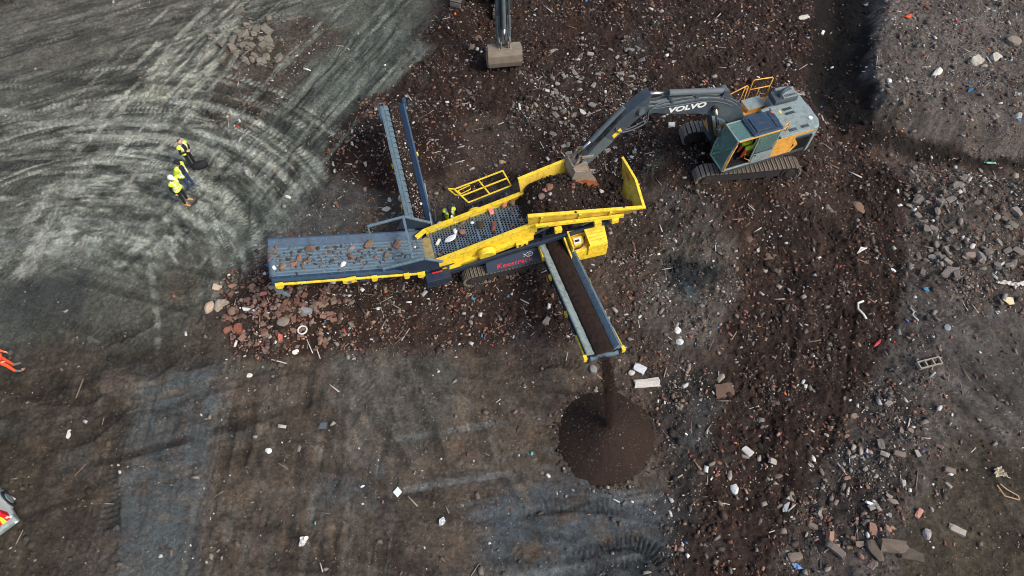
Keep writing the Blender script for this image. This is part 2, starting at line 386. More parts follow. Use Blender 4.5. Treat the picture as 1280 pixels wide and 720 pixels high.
lay(zone([(252, 150), (275, 80), (320, 25), (390, 20), (430, 40), (380, 90), (345, 150), (300, 170)], .8), (74, 65, 58), .55, 0, .7, .15, .9)
lay(zone([(195, 375), (215, 340), (248, 330), (250, 365), (215, 385)], .3), (70, 60, 53), .35, 0, .2, 0, .9)
lay(zone([(275, 335), (345, 325), (400, 365), (420, 430), (345, 455), (290, 440), (278, 390)], .8), (58, 44, 38), .9, 0, 1.7, .75)
lay(zone([(125, 470), (150, 455), (168, 470), (150, 492), (128, 492)], .4), (74, 66, 60), .2, 0, .1)
# -- road colour streaks: each run of wheels drags dust its own way
def streak(pxa, pxb, fa, fc, seed):
    a, b = G(*pxa), G(*pxb); d = (b-a).to_2d().normalized()
    u = X*d.x+Y*d.y; v = -X*d.y+Y*d.x
    v = v+.25*pnoise(u*.25, v*.25, seed)
    return fbm(v*fc, u*fa, 4, seed, .6)
AC = G(62, 405); rr = np.hypot(X-AC.x, Y-AC.y); th = np.arctan2(Y-AC.y, X-AC.x)
rw = rr+.5*fbm(X*.35, Y*.35, 3, 61)
sarc = fbm(rw*2.1, th*3.2+.5*rw, 4, 63, .68)+.35*fbm(X*2.2, Y*2.2, 3, 65)
arcm = sstep(2.2, 4.2, rr)*sstep(12.2, 10.0, rr+1.2*n_big)*sstep(.25, .75, th)*sstep(2.6, 1.9, th)*road*zone([(30, 330), (70, 215), (130, 120), (190, 105), (262, 140), (300, 200), (300, 260), (230, 330), (120, 360)], 2.2)
s1 = streak((0, 130), (350, 20), .25, 2.6, 71); s2 = streak((510, 60), (300, 300), .22, 2.4, 75); s3 = streak((200, 110), (290, 25), .35, 2.2, 79)
band1 = zone([(-300, 60), (60, 0), (200, -60), (420, -60), (360, 30), (150, 80), (-300, 220)], 1.2)
diag = zone([(478, 15), (540, 60), (470, 130), (420, 195), (335, 300), (265, 330), (300, 250), (365, 185), (425, 100)], .7)
lay(band1*sstep(-.5, .3, s1), (108, 108, 100), k=.85)
lay(band1*sstep(.1, -.4, s1), (54, 55, 53), k=.8)
lay(diag, (96, 101, 96), .10, .1, .04, k=.75)
lay(diag*sstep(.0, .4, s2), (116, 121, 113), k=.75); lay(diag*sstep(-.05, -.45, s2), (54, 60, 59), k=.8)
lay(zone([(330, 230), (420, 110), (400, 175), (350, 260)], .5)*sstep(-.3, .2, s2), (58, 46, 40), .5, 0, .4, .1, k=.8)
wb = zone([(165, 118), (205, 60), (285, 22), (305, 40), (250, 95), (215, 125)], .8)
lay(wb*sstep(-.25, .25, s3), (174, 172, 160), .25, k=.9)
lay(zone([(85, 135), (115, 65), (145, 55), (150, 100), (105, 150)], .7)*sstep(-.2, .3, s3), (150, 148, 138), k=.75)
lay(arcm*sstep(-.15, .35, sarc+.25*n_big), (164, 167, 157), .22, k=.85)
lay(arcm*sstep(.0, -.45, sarc), (56, 60, 57), k=.85)
s4 = streak((20, 340), (110, 180), .3, 1.6, 83)
lay(zone([(0, 330), (60, 230), (105, 150), (150, 150), (110, 230), (60, 330), (20, 350)], 1.1)*sstep(-.25, .25, s4), (158, 158, 149), k=.8)
s5 = streak((0, 300), (180, 280), .3, 1.6, 87)
lay(zone([(-100, 290), (120, 270), (200, 270), (130, 330), (-100, 340)], 1.0)*sstep(-.2, .3, s5), (130, 133, 127), k=.75)
lay(road*(1-arcm)*(1-diag)*sstep(.05, .5, n_big)*sstep(-.3, .2, s2), (62, 58, 53), k=.6)
s6 = streak((215, 470), (180, 720), .12, 3.2, 89)
lay(zone([(180, 475), (285, 452), (268, 560), (240, 780), (125, 780), (152, 590)], .3)*sstep(0, .4, s6), (88, 95, 98), k=.35)
s7 = streak((500, 460), (560, 560), .3, 2.0, 91)
lay(zone([(400, 440), (640, 430), (640, 600), (400, 620)], 1.6)*sstep(.05, .4, s7), (90, 86, 78), k=.5)
s8 = streak((1060, 240), (1000, 640), .2, 1.1, 93)
lay(zone([(900, 240), (1120, 240), (1100, 430), (1000, 720), (880, 720)], 1.5)*sstep(.0, .45, s8), (66, 52, 45), k=.55)
lay(zone([(900, 240), (1120, 240), (1100, 430), (1000, 720), (880, 720)], 1.5)*sstep(-.1, -.5, s8), (36, 29, 26), k=.6)
lay(zone([(-60, 130), (60, 140), (115, 165), (130, 200), (80, 225), (-60, 235)], 1.4)*sstep(-.5, .2, s1+.5*n_big), (58, 58, 54), k=.8)
lay(zone([(180, 330), (300, 300), (330, 330), (230, 400), (150, 400), (120, 350)], 1.6), (82, 78, 68), k=.6)
lay(zone([(60, 90), (160, 60), (175, 110), (110, 130)], 1.2), (60, 58, 53), k=.6)
lay(zone([(-60, 20), (130, -40), (330, -60), (300, 20), (120, 70), (-60, 110)], 1.4), (86, 80, 73), k=.5)
lay(zone([(405, 200), (420, 150), (460, 118), (520, 108), (565, 130), (585, 180), (560, 225), (500, 245), (440, 240)], .6), (45, 33, 29), .8, 0, 1.1, .35, k=.9)
# single wheel lines: thin pale or dark bands, each along its own run, some with lug prints
ri = np.nonzero(road > .15)[0]; rX, rY, rm = X[ri], Y[ri], road[ri]; rl_ = np.random.default_rng(55)
Hline = np.zeros(len(X))
def line_set(off_, along, n, o_rng, a_rng, len_rng, pale, dark, wide=(.03, .16), k=.6):
    for _ in range(n):
        o0 = rl_.uniform(*o_rng); a0 = rl_.uniform(*a_rng); ln = rl_.uniform(*len_rng); w_ = rl_.uniform(*wide); bend = rl_.normal(0, .010)
        for dd in ((0, ) if rl_.random() < .5 else (0, rl_.uniform(1.7, 2.1))):
            v = off_-o0-dd-bend*(along-a0)**2
            j = np.nonzero((np.abs(v) < w_*2.5) & (np.abs(along-a0) < ln))[0]
            if len(j) == 0: continue
            m_ = sstep(w_*1.25, w_*.75, np.abs(v[j])+.06*pnoise(along[j]*1.5, v[j]*3+o0, 3))*sstep(ln, ln*.6, np.abs(along[j]-a0))*rm[j]*sstep(-.5, .1, pnoise(along[j]*.7+o0*3, v[j]*.2, 7))
            lug = rl_.random() < .45
            if lug: m_ = m_*np.where(np.sin(2*np.pi*along[j]/rl_.uniform(.16, .24)+v[j]*6*rl_.choice([-1, 1])) > -.1, 1, .15)
            cc_ = np.array(c8(*(pale if rl_.random() < .55 else dark)))
            g_ = ri[j]; C[g_] += (cc_-C[g_])*(m_*k*rl_.uniform(.5, 1))[:, None]; Hline[g_] -= m_*.03
def uv(pa, pb):
    a, b_ = G(*pa), G(*pb); d = (b_-a).to_2d().normalized(); return -rX*d.y+rY*d.x+a.x*d.y-a.y*d.x, (rX-a.x)*d.x+(rY-a.y)*d.y
line_set(rr[ri], th[ri]*9, 75, (3.5, 12.5), (2.5, 19), (1.2, 7), (176, 178, 168), (46, 50, 48), k=.7)
o_, a_ = uv((0, 130), (350, 20)); line_set(o_, a_, 55, (-4, 5), (-2, 14), (2, 8), (128, 126, 117), (48, 48, 46))
o_, a_ = uv((510, 60), (300, 300)); line_set(o_, a_, 70, (-5, 4), (-1, 14), (2, 7), (128, 134, 126), (44, 50, 50))
o_, a_ = uv((200, 115), (290, 25)); line_set(o_, a_, 40, (-3, 3), (-3, 8), (1, 4), (178, 176, 165), (48, 48, 45), k=.7)
o_, a_ = uv((0, 200), (200, 190)); line_set(o_, a_, 40, (-4, 4), (-3, 8), (1, 5), (140, 140, 132), (46, 47, 44))
o_, a_ = uv((60, 330), (250, 380)); line_set(o_, a_, 30, (-3, 3), (-3, 9), (1, 5), (112, 114, 106), (48, 48, 45))
rm_all = road
ri = np.nonzero((1-road) * (rough < .62) > .3)[0]; rX, rY, rm = X[ri], Y[ri], (1-road[ri])*sstep(.62, .45, rough[ri])
o_, a_ = uv((500, 460), (560, 560)); line_set(o_, a_, 60, (-9, 9), (-3, 9), (1, 4), (98, 92, 84), (40, 36, 33), k=.45)
o_, a_ = uv((250, 640), (560, 700)); line_set(o_, a_, 50, (-6, 7), (-3, 14), (1.5, 6), (92, 86, 78), (40, 36, 32), k=.45)
o_, a_ = uv((300, 470), (250, 720)); line_set(o_, a_, 50, (-8, 5), (-2, 9), (1.5, 5), (96, 94, 88), (38, 37, 36), k=.5)
o_, a_ = uv((0, 500), (240, 440)); line_set(o_, a_, 60, (-5, 5), (-3, 10), (1, 5), (88, 82, 72), (34, 31, 28), k=.55)
o_, a_ = uv((1180, 420), (1280, 520)); line_set(o_, a_, 40, (-5, 6), (-3, 8), (1, 4), (98, 94, 90), (42, 39, 37), k=.45)
o_, a_ = uv((640, 640), (830, 610)); line_set(o_, a_, 30, (-4, 3), (-2, 7), (1, 4), (98, 104, 106), (38, 42, 46), k=.5)
# general mottling of the soil itself
n_x = fbm(X*.9+40, Y*.9, 5, 45, .62)
C *= (1.32-.27*road-.10*wet-.20*sstep(.6, .85, rough))[:, None]
C *= np.clip(1+(.46*n_mid+.36*n_big+.42*n_fin+.40*n_x)*(1-.6*wet), .25, 2.3)[:, None]
dmp = sstep(.05, .45, fbm(X*.45+17, Y*.45, 5, 103, .6))*(rough > .3)          # damp, darker soil
C += (C*np.array([.52, .50, .50])-C)*(dmp*.8)[:, None]
pat = sstep(.18, .5, fbm(X*.8+5, Y*.8, 4, 97))*(1-road)
C += (C*np.array([1.25, 1.15, 1.05])-C)*pat[:, None]
patb = sstep(.22, .5, fbm(X*.55+31, Y*.55, 4, 101))*(X < 9)
C += (np.array(c8(70, 74, 73))-C)*(patb*.4)[:, None]
C *= (1+road[:, None]*np.array([.0, .05, .03]))
# -- relief: clods, ruts, cleat prints
rdg = 1-np.abs(fbm(X*1.1, Y*1.1, 4, 111))*2.2
clod = fbm(X*3.2, Y*3.2, 4, 121, .6)
fine = fbm(X*6.5, Y*6.5, 2, 131)
Hd = rough*(.15*clod+.09*rdg+.06*fine+.10*n_mid)+.018*fine+.012*clod
Hd += road*(.03*sarc*arcm+.03*s1*band1+.03*s2*diag)
tr = [  # photo path, width, depth, cleats
    ([(505, 40), (420, 150), (330, 265), (270, 335)], .55, .05, 0), ([(530, 62), (450, 165), (365, 275)], .55, .05, 0),
    ([(455, 15), (375, 130), (300, 240)], .5, .05, .16), ([(0, 118), (130, 85), (270, 40), (350, 5)], .5, .05, 0),
    ([(0, 155), (120, 120), (230, 70)], .5, .05, 0), ([(0, 60), (120, 30), (220, -10)], .5, .04, 0),
    ([(100, 130), (160, 108), (235, 128), (285, 180), (305, 245), (300, 320)], .5, .05, .18),
    ([(90, 172), (150, 140), (215, 155), (262, 205), (275, 270)], .5, .05, .18),
    ([(70, 215), (130, 178), (190, 190), (232, 235), (240, 290)], .5, .05, 0),
    ([(60, 260), (110, 215), (165, 222), (200, 265)], .5, .04, .18),
    ([(0, 215), (110, 190), (190, 215)], .4, .05, 0), ([(0, 180), (60, 168), (140, 190)], .4, .05, 0),
    ([(260, 372), (215, 385), (170, 412), (110, 440), (60, 500)], .55, .07, .2), ([(240, 335), (215, 375)], 1.1, .05, .17),
    ([(345, 45), (330, 110), (300, 165)], .5, .06, .2), ([(250, 105), (252, 150)], .6, .05, .18),
    ([(148, 540), (140, 600), (143, 680)], .55, .06, .19), 
    ([(302, 460), (285, 560), (268, 640)], .4, .06, 0), ([(310, 455), (320, 500), (300, 600)], .3, .05, 0),
    ([(0, 480), (90, 500), (170, 470), (240, 440)], .55, .06, .2), ([(30, 560), (110, 545), (160, 505)], .55, .05, .2),
    ([(560, 470), (600, 540), (612, 590)], .45, .04, 0), ([(500, 460), (540, 540), (560, 620)], .45, .04, 0),
    ([(440, 470), (480, 540), (530, 600)], .4, .04, 0), ([(620, 640), (720, 630), (830, 640)], .6, .05, .16),
    ([(705, 720), (722, 695), (765, 676), (812, 686), (838, 720)], .6, .09, .15), ([(730, 720), (765, 698), (810, 712)], .6, .07, .15),
    ([(250, 640), (400, 668), (520, 690)], .6, .03, .14), ([(260, 690), (400, 705), (560, 712)], .6, .03, .14),
    ([(1010, 230), (1060, 330), (1050, 470), (1005, 640)], .6, .08, 0), ([(940, 240), (985, 340), (980, 470), (930, 640)], .6, .07, 0),
    ([(590, 90), (640, 80), (690, 90)], .5, .05, .19), ([(1180, 420), (1230, 480), (1280, 510)], .5, .04, 0), ([(1210, 560), (1260, 640)], .5, .04, .18),
    ([(480, 30), (515, 80)], .5, .05, .18), ([(440, 70), (478, 100)], .5, .05, .18), ([(640, 470), (700, 450), (735, 470)], .5, .06, .18),
]
for pts, wd, dp, cl in tr:
    i, off, s, d = stroke(pts, wd, wd*1.5)
    wob = off+.05*pnoise(s*1.2, s*0+3.3, 5)
    dp = dp*(1.15 if cl else .75)
    prof = -dp*sstep(wd*.5, wd*.36, np.abs(wob))+dp*.6*np.exp(-((np.abs(wob)-wd*.6)/(.1))**2)
    fade = sstep(0, .9, s)*sstep(s.max(), s.max()-.9, s)*sstep(-.45, .1, pnoise(s*.5, off*.5, 9))
    if cl: prof = prof+np.where(np.abs(wob) < wd*.48, 1, 0)*dp*.55*np.sin(2*np.pi*s/cl+wob*2)
    Hd[i] += prof*fade
    k = (sstep(wd*.55, wd*.4, np.abs(wob))*fade*.30)
    C[i] *= (1-k*np.where(cl, .8, 1))[:, None] if cl else (1-k)[:, None]
d = np.hypot(X-EXC0[0], Y-EXC0[1]); Hd *= 1-.5*sstep(3, 2.2, d)
far = sstep(0, 8, np.maximum(np.maximum(np.abs(X)-30, 0), np.maximum(Y-34, 1-Y)))
Hd *= 1-far
Z = Hm+Hd+Hline
C = np.clip(C, .006, .6)
i0 = np.arange((ny-1)*nx).reshape(ny-1, nx)[:, :-1].ravel()
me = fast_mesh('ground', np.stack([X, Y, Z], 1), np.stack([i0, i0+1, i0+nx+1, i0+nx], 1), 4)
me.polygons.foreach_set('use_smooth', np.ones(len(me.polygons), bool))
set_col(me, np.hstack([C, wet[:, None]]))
# ground material: zone colours (soil, and shade painted into the trench), grain, pebbles and crumbs from noise
gm = bpy.data.materials.new('ground_soil'); gm.use_nodes = True; t = gm.node_tree; N = t.nodes; L = t.links
b = N['Principled BSDF']; b.inputs['Specular IOR Level'].default_value = .25
at = N.new('ShaderNodeAttribute'); at.attribute_name = 'Col'
co = N.new('ShaderNodeTexCoord')
def noise(sc, det, rg=.65):
    n = N.new('ShaderNodeTexNoise'); n.inputs['Scale'].default_value = sc; n.inputs['Detail'].default_value = det; n.inputs['Roughness'].default_value = rg
    L.new(co.outputs['Object'], n.inputs['Vector']); return n.outputs['Fac']
def rmap(s, a, b_, c, d):
    r = N.new('ShaderNodeMapRange'); L.new(s, r.inputs['Value'])
    for k, v in zip(('From Min', 'From Max', 'To Min', 'To Max'), (a, b_, c, d)): r.inputs[k].default_value = v
    return r.outputs['Result']
def mixc(kind, f, a, b_):
    m = N.new('ShaderNodeMix'); m.data_type = 'RGBA'; m.blend_type = kind
    for s, v in (('Factor', f), ('A', a), ('B', b_)):
        if isinstance(v, (int, float, tuple)): m.inputs[s].default_value = v
        else: L.new(v, m.inputs[s])
    return m.outputs['Result']
g1 = noise(9, 8, .7); g2 = noise(34, 5, .75)
cc = mixc('MULTIPLY', 1.0, at.outputs['Color'], rmap(g1, .25, .75, .35, 1.65))
cc = mixc('MULTIPLY', 1.0, cc, rmap(g2, .25, .75, .40, 1.60))
vo = N.new('ShaderNodeTexVoronoi'); vo.inputs['Scale'].default_value = 11; L.new(co.outputs['Object'], vo.inputs['Vector'])
sepv = N.new('ShaderNodeSeparateColor'); L.new(vo.outputs['Color'], sepv.inputs[0])
mk = N.new('ShaderNodeMath'); mk.operation = 'MULTIPLY'
L.new(rmap(vo.outputs['Distance'], .16, .22, 1, 0), mk.inputs[0]); L.new(rmap(sepv.outputs['Red'], .80, .84, 0, 1), mk.inputs[1])
cc = mixc('MIX', mk.outputs[0], cc, mixc('MULTIPLY', 1.0, cc, (2.6, 2.5, 2.4, 1)))
L.new(cc, b.inputs['Base Color'])
L.new(rmap(at.outputs['Alpha'], 0, 1, .93, .55), b.inputs['Roughness'])
bp = N.new('ShaderNodeBump'); bp.inputs['Strength'].default_value = .9; bp.inputs['Distance'].default_value = .07
ad = N.new('ShaderNodeMath'); L.new(g1, ad.inputs[0]); L.new(g2, ad.inputs[1])
L.new(ad.outputs[0], bp.inputs['Height']); L.new(bp.outputs['Normal'], b.inputs['Normal'])
ground = link('ground', me, gm); ground['kind'] = 'structure'
ground['label'] = 'churned brown and grey earth of the site with wheel tracks'

Zg = Z.reshape(ny, nx); Dg = dens.reshape(ny, nx); Rg = redd.reshape(ny, nx)
def gi(A, x, y):
    i = np.clip(np.searchsorted(gx, x)-1, 0, nx-2); j = np.clip(np.searchsorted(gy, y)-1, 0, ny-2)
    fx = (x-gx[i])/(gx[i+1]-gx[i]); fy = (y-gy[j])/(gy[j+1]-gy[j])
    return (A[j, i]*(1-fx)+A[j, i+1]*fx)*(1-fy)+(A[j+1, i]*(1-fx)+A[j+1, i+1]*fx)*fy
def gz(x, y): return float(gi(Zg, np.array([x]), np.array([y]))[0])
def GP(px, py):
    p = G(px, py); return Vector((p.x, p.y, gz(p.x, p.y)))

# ================================================================== RUBBLE SCATTER
ico = bmesh.new(); bmesh.ops.create_icosphere(ico, subdivisions=1, radius=1.0)
IV = np.array([v.co[:] for v in ico.verts]); IF = np.array([[v.index for v in f.verts] for f in ico.faces]); ico.free()
BV = np.array([(x, y, z) for z in (-1, 1) for x, y in ((-1, -1), (1, -1), (1, 1), (-1, 1))], float)
BF = np.array([(3, 2, 1, 0), (4, 5, 6, 7), (0, 1, 5, 4), (1, 2, 6, 5), (2, 3, 7, 6), (3, 0, 4, 7)])
STONE_C = np.array([c8(*q) for q in [(122, 115, 108), (150, 145, 139), (94, 87, 81), (190, 188, 184), (226, 225, 222), (108, 97, 88), (132, 122, 112), (80, 73, 67)]])
STONE_P = np.array([.20, .12, .20, .05, .03, .18, .12, .10])
BRICK_C = np.array([c8(*q) for q in [(126, 86, 73), (108, 76, 66), (138, 102, 87), (98, 72, 63), (146, 118, 102)]])
def shapes(base, pos, size, aspect, jit, tilt, r):
    n = len(pos); V = np.repeat(base[None], n, 0)
    V = V*(1+r.uniform(-jit, jit, V.shape))
    V = V*(aspect*size[:, None])[:, None, :]
    a = r.uniform(0, 2*np.pi, n); bt = r.normal(0, tilt, n); ct = r.normal(0, tilt, n)
    def rot(V, i, j, an):
        c, s = np.cos(an)[:, None], np.sin(an)[:, None]; p, q = V[:, :, i]*c-V[:, :, j]*s, V[:, :, i]*s+V[:, :, j]*c
        V[:, :, i], V[:, :, j] = p, q
    rot(V, 1, 2, bt); rot(V, 0, 2, ct); rot(V, 0, 1, a)
    return V+pos[:, None, :]
def scatter(name, label, cat, base, F, pos, size, aspect, jit, tilt, cols, r, m=None):
    V = shapes(base, pos, size, aspect, jit, tilt, r); n, k = len(pos), len(base)
    Fq = (F[None]+(np.arange(n)*k)[:, None, None]).reshape(-1, F.shape[1])
    me = fast_mesh(name, V.reshape(-1, 3), Fq, F.shape[1])
    set_col(me, np.repeat(cols, k, 0))
    o = link(name, me, m or stone_m); tag(o, label, cat, kind='stuff'); return o
def place(n, wfun, r, seed_clump=141):
    out = []
    while sum(map(len, out)) < n:
        x = r.uniform(-27.5, 27.5, n*2); y = r.uniform(2.5, 32.5, n*2)
        d = wfun(x, y)*np.clip(.42+2.1*fbm(x*.7, y*.7, 3, seed_clump), .04, 3)
        k = r.uniform(0, 1, len(x)) < d*.45
        out.append(np.stack([x[k], y[k]], 1))
    return np.concatenate(out)[:n]
def stone_cols(n, r, var=.25):
    c = STONE_C[r.choice(len(STONE_C), n, p=STONE_P/STONE_P.sum())]; return np.clip(c*r.uniform(.88-var, .88+var, (n, 1)), 0, .8)
def brick_cols(n, r): return BRICK_C[r.integers(0, len(BRICK_C), n)]*r.uniform(.7, 1.25, (n, 1))
CONE = G(758, 545); 
def clear(q):      # keep the machine footprints and the fine cone free
    return q[(np.hypot(q[:, 0]-CONE.x, q[:, 1]-CONE.y) > 1.9)]
r = np.random.default_rng(21)
q = clear(place(34000, lambda x, y: gi(Dg, x, y)**1.15, r)); n = len(q)
sz = np.clip(.0135*(1+r.pareto(2.1, n)), .0135, .10)
pos = np.column_stack([q, gi(Zg, q[:, 0], q[:, 1])+sz*.25])
asp = np.column_stack([r.uniform(.9, 1.7, n), r.uniform(.55, 1.0, n), r.uniform(.35, .8, n)])
hn = n*2//5; sc = stone_cols(n, r)
scatter('stone_rubble', 'loose rounded grey stones strewn over the churned earth', 'stones', IV, IF, pos[:hn], sz[:hn], asp[:hn], .40, .35, sc[:hn], r)
scatter('broken_stone', 'loose angular broken masonry strewn over the churned earth', 'stones', BV, BF, pos[hn:], sz[hn:]*.8, asp[hn:], .38, .35, sc[hn:], r)
q = clear(place(4200, lambda x, y: gi(Dg*(.05+Rg), x, y), r, 149)); n = len(q)
sz = r.uniform(.6, 1.15, n)
pos = np.column_stack([q, gi(Zg, q[:, 0], q[:, 1])+.02])
asp = np.column_stack([r.uniform(.02, .095, n), r.uniform(.02, .05, n), r.uniform(.018, .035, n)])
scatter('brick_rubble', 'small red brick fragments mixed through the brown earth', 'brick fragments', BV, BF, pos, sz, asp, .12, .3, brick_cols(n, r), r)
q = clear(place(5000, lambda x, y: np.minimum(gi(Dg, x, y), 1.5)**1.25, r, 157)); n = len(q)
sz = np.clip(.011*(1+r.pareto(2.1, n)), .011, .075)
pos = np.column_stack([q, gi(Zg, q[:, 0], q[:, 1])+sz*.4])
asp = np.column_stack([r.uniform(.8, 2.2, n), r.uniform(.5, 1.0, n), r.uniform(.2, .5, n)])
wc = np.array([c8(*v) for v in [(236, 236, 232), (222, 222, 214), (206, 210, 210), (240, 238, 226)]])[r.integers(0, 4, n)]*np.clip(r.beta(1.8, 1.8, (n, 1))*1.05, .12, 1)
scatter('white_fragments', 'tiny white flecks of plaster and plastic dotted over the ground', 'white debris', BV, BF, pos, sz, asp, .25, .3, np.clip(wc, 0, .85), r)
q = clear(place(520, lambda x, y: gi(Dg, x, y), r, 163)); n = len(q)      # twigs, laths, wires
sz = r.uniform(.6, 1.4, n); pos = np.column_stack([q, gi(Zg, q[:, 0], q[:, 1])+.03])
asp = np.column_stack([r.uniform(.12, .32, n), r.uniform(.010, .022, n), np.full(n, .008)])
tc = np.array([c8(*v) for v in [(150, 140, 126), (118, 104, 88), (190, 186, 178), (100, 90, 80)]])[r.integers(0, 4, n)]
scatter('splinters', 'thin splinters of wood and wire lying across the earth', 'splinters', BV, BF, pos, sz, asp, .1, .15, tc, r)
q = clear(place(130, lambda x, y: gi(Dg, x, y), r, 167)); n = len(q)      # coloured plastic
sz = r.uniform(.025, .06, n); pos = np.column_stack([q, gi(Zg, q[:, 0], q[:, 1])+sz*.3])
asp = np.column_stack([r.uniform(.8, 1.8, n), r.uniform(.5, 1, n), r.uniform(.2, .5, n)])
pc = np.array([c8(*v) for v in [(70, 130, 180), (190, 60, 60), (90, 170, 170), (200, 110, 60), (90, 110, 160)]])[r.integers(0, 5, n)]
scatter('plastic_scraps', 'small coloured scraps of plastic among the rubble', 'plastic scraps', BV, BF, pos, sz, asp, .3, .3, pc, r)
# crumbs of soil that give the brown zones their lumpy grain
q = clear(place(26000, lambda x, y: np.clip(gi(rough.reshape(ny, nx), x, y)-.3, 0, 1)*1.4, r, 171)); n = len(q)
sz = np.clip(.022*(1+r.pareto(2.6, n)), .02, .16); pos = np.column_stack([q, gi(Zg, q[:, 0], q[:, 1])+sz*.15])
asp = np.column_stack([r.uniform(.8, 1.3, n), r.uniform(.7, 1.1, n), r.uniform(.5, .9, n)])
ii = np.clip(np.searchsorted(gx, q[:, 0]), 0, nx-1); jj = np.clip(np.searchsorted(gy, q[:, 1]), 0, ny-1)
cl = C.reshape(ny, nx, 3)[jj, ii]*r.uniform(.6, 1.3, (n, 1))
scatter('soil_clods', 'crumbly clods of brown soil covering the rough ground', 'clods', IV, IF, pos, sz, asp, .3, .5, cl, r)
# ================================================================== LETTERING
def text_mesh(name, s, size, xs=1.0, shear=0.0, depth=.006, bold=0.0):
    cu = bpy.data.curves.new(name, 'FONT'); cu.body = s; cu.size = size; cu.extrude = depth; cu.align_x = 'CENTER'; cu.align_y = 'CENTER'; cu.shear = shear; cu.offset = bold
    o = bpy.data.objects.new(name, cu); col.objects.link(o)
    me = bpy.data.meshes.new_from_object(o.evaluated_get(bpy.context.evaluated_depsgraph_get()))
    bpy.data.objects.remove(o); bpy.data.curves.remove(cu); me.name = name
    for v in me.vertices: v.co.x *= xs
    return me
def letter(me, mat_, parent, o, xdir, ydir, name='lettering', label=None):
    x = Vector(xdir).normalized(); y = Vector(ydir); y = (y-x*y.dot(x)).normalized(); z = x.cross(y)
    ob = link(name, me.copy(), mat_, parent)
    ob.matrix_local = Matrix(((x.x, y.x, z.x, o[0]), (x.y, y.y, z.y, o[1]), (x.z, y.z, z.z, o[2]), (0, 0, 0, 1)))
    if label: ob['label'] = label
    return ob

# ================================================================== CRAWLER TRACK (shared by the machines)
def shoe_mesh(width, pitch, name='track_shoe'):
    m = MB(); h = pitch*.36
    m.box(-h, h, -width/2, width/2, -.03, .012)
    for x in (-.9*h, .55*h): m.box(x, x+.03, -width/2, width/2, .0125, .045)
    return m.mesh(name)
def crawler(root, length, rad, width, y, rz, mshoe, pitch=.19):
    """one track: frame with rollers, and its shoes as sub-parts"""
    hl = length/2-rad
    f = MB(); f.prism([(-hl, .22), (hl, .22), (hl+.1, rad), (hl-.1, rad*1.55), (-hl+.1, rad*1.55), (-hl-.1, rad)], y-width*.3, y+width*.3)
    c, s = math.cos(rz), math.sin(rz)
    fr = f.build('track_frame', M['trackf'], root, rz=rz, bevel=.02)
    for sx in (-1, 1):
        MB().cyl((sx*hl, y-width*.36, rad), (sx*hl, y+width*.36, rad), rad-.06, n=18).cyl((sx*hl, y-width*.46, rad), (sx*hl, y+width*.46, rad), rad*.5, n=14).build('sprocket' if sx < 0 else 'idler', M['trackf'], fr, bevel=.01)
    for k in range(6):
        x = -hl+.3+(2*hl-.6)*k/5
        MB().cyl((x, y-width*.33, .19), (x, y+width*.33, .19), .13, n=12).build('roller', M['trackf'], fr)
    per = 4*hl+2*math.pi*rad; n = int(per/pitch)
    for k in range(n):
        d = per*k/n
        if d < 2*hl: x, z, a = -hl+d, 2*rad, 0
        elif d < 2*hl+math.pi*rad:
            t = (d-2*hl)/rad; x, z, a = hl+rad*math.sin(t), rad+rad*math.cos(t), t
        elif d < 4*hl+math.pi*rad: x, z, a = hl-(d-2*hl-math.pi*rad), 0, math.pi
        else:
            t = (d-4*hl-math.pi*rad)/rad; x, z, a = -hl-rad*math.sin(t), rad-rad*math.cos(t), math.pi+t
        sag = -.03*math.sin(math.pi*(x+hl)/(2*hl)) if a == 0 else 0
        o = link('track_shoe', mshoe, M['shoe'], fr, (x, y, z+.012+sag)); o.rotation_euler = (0, a, 0)
    return fr

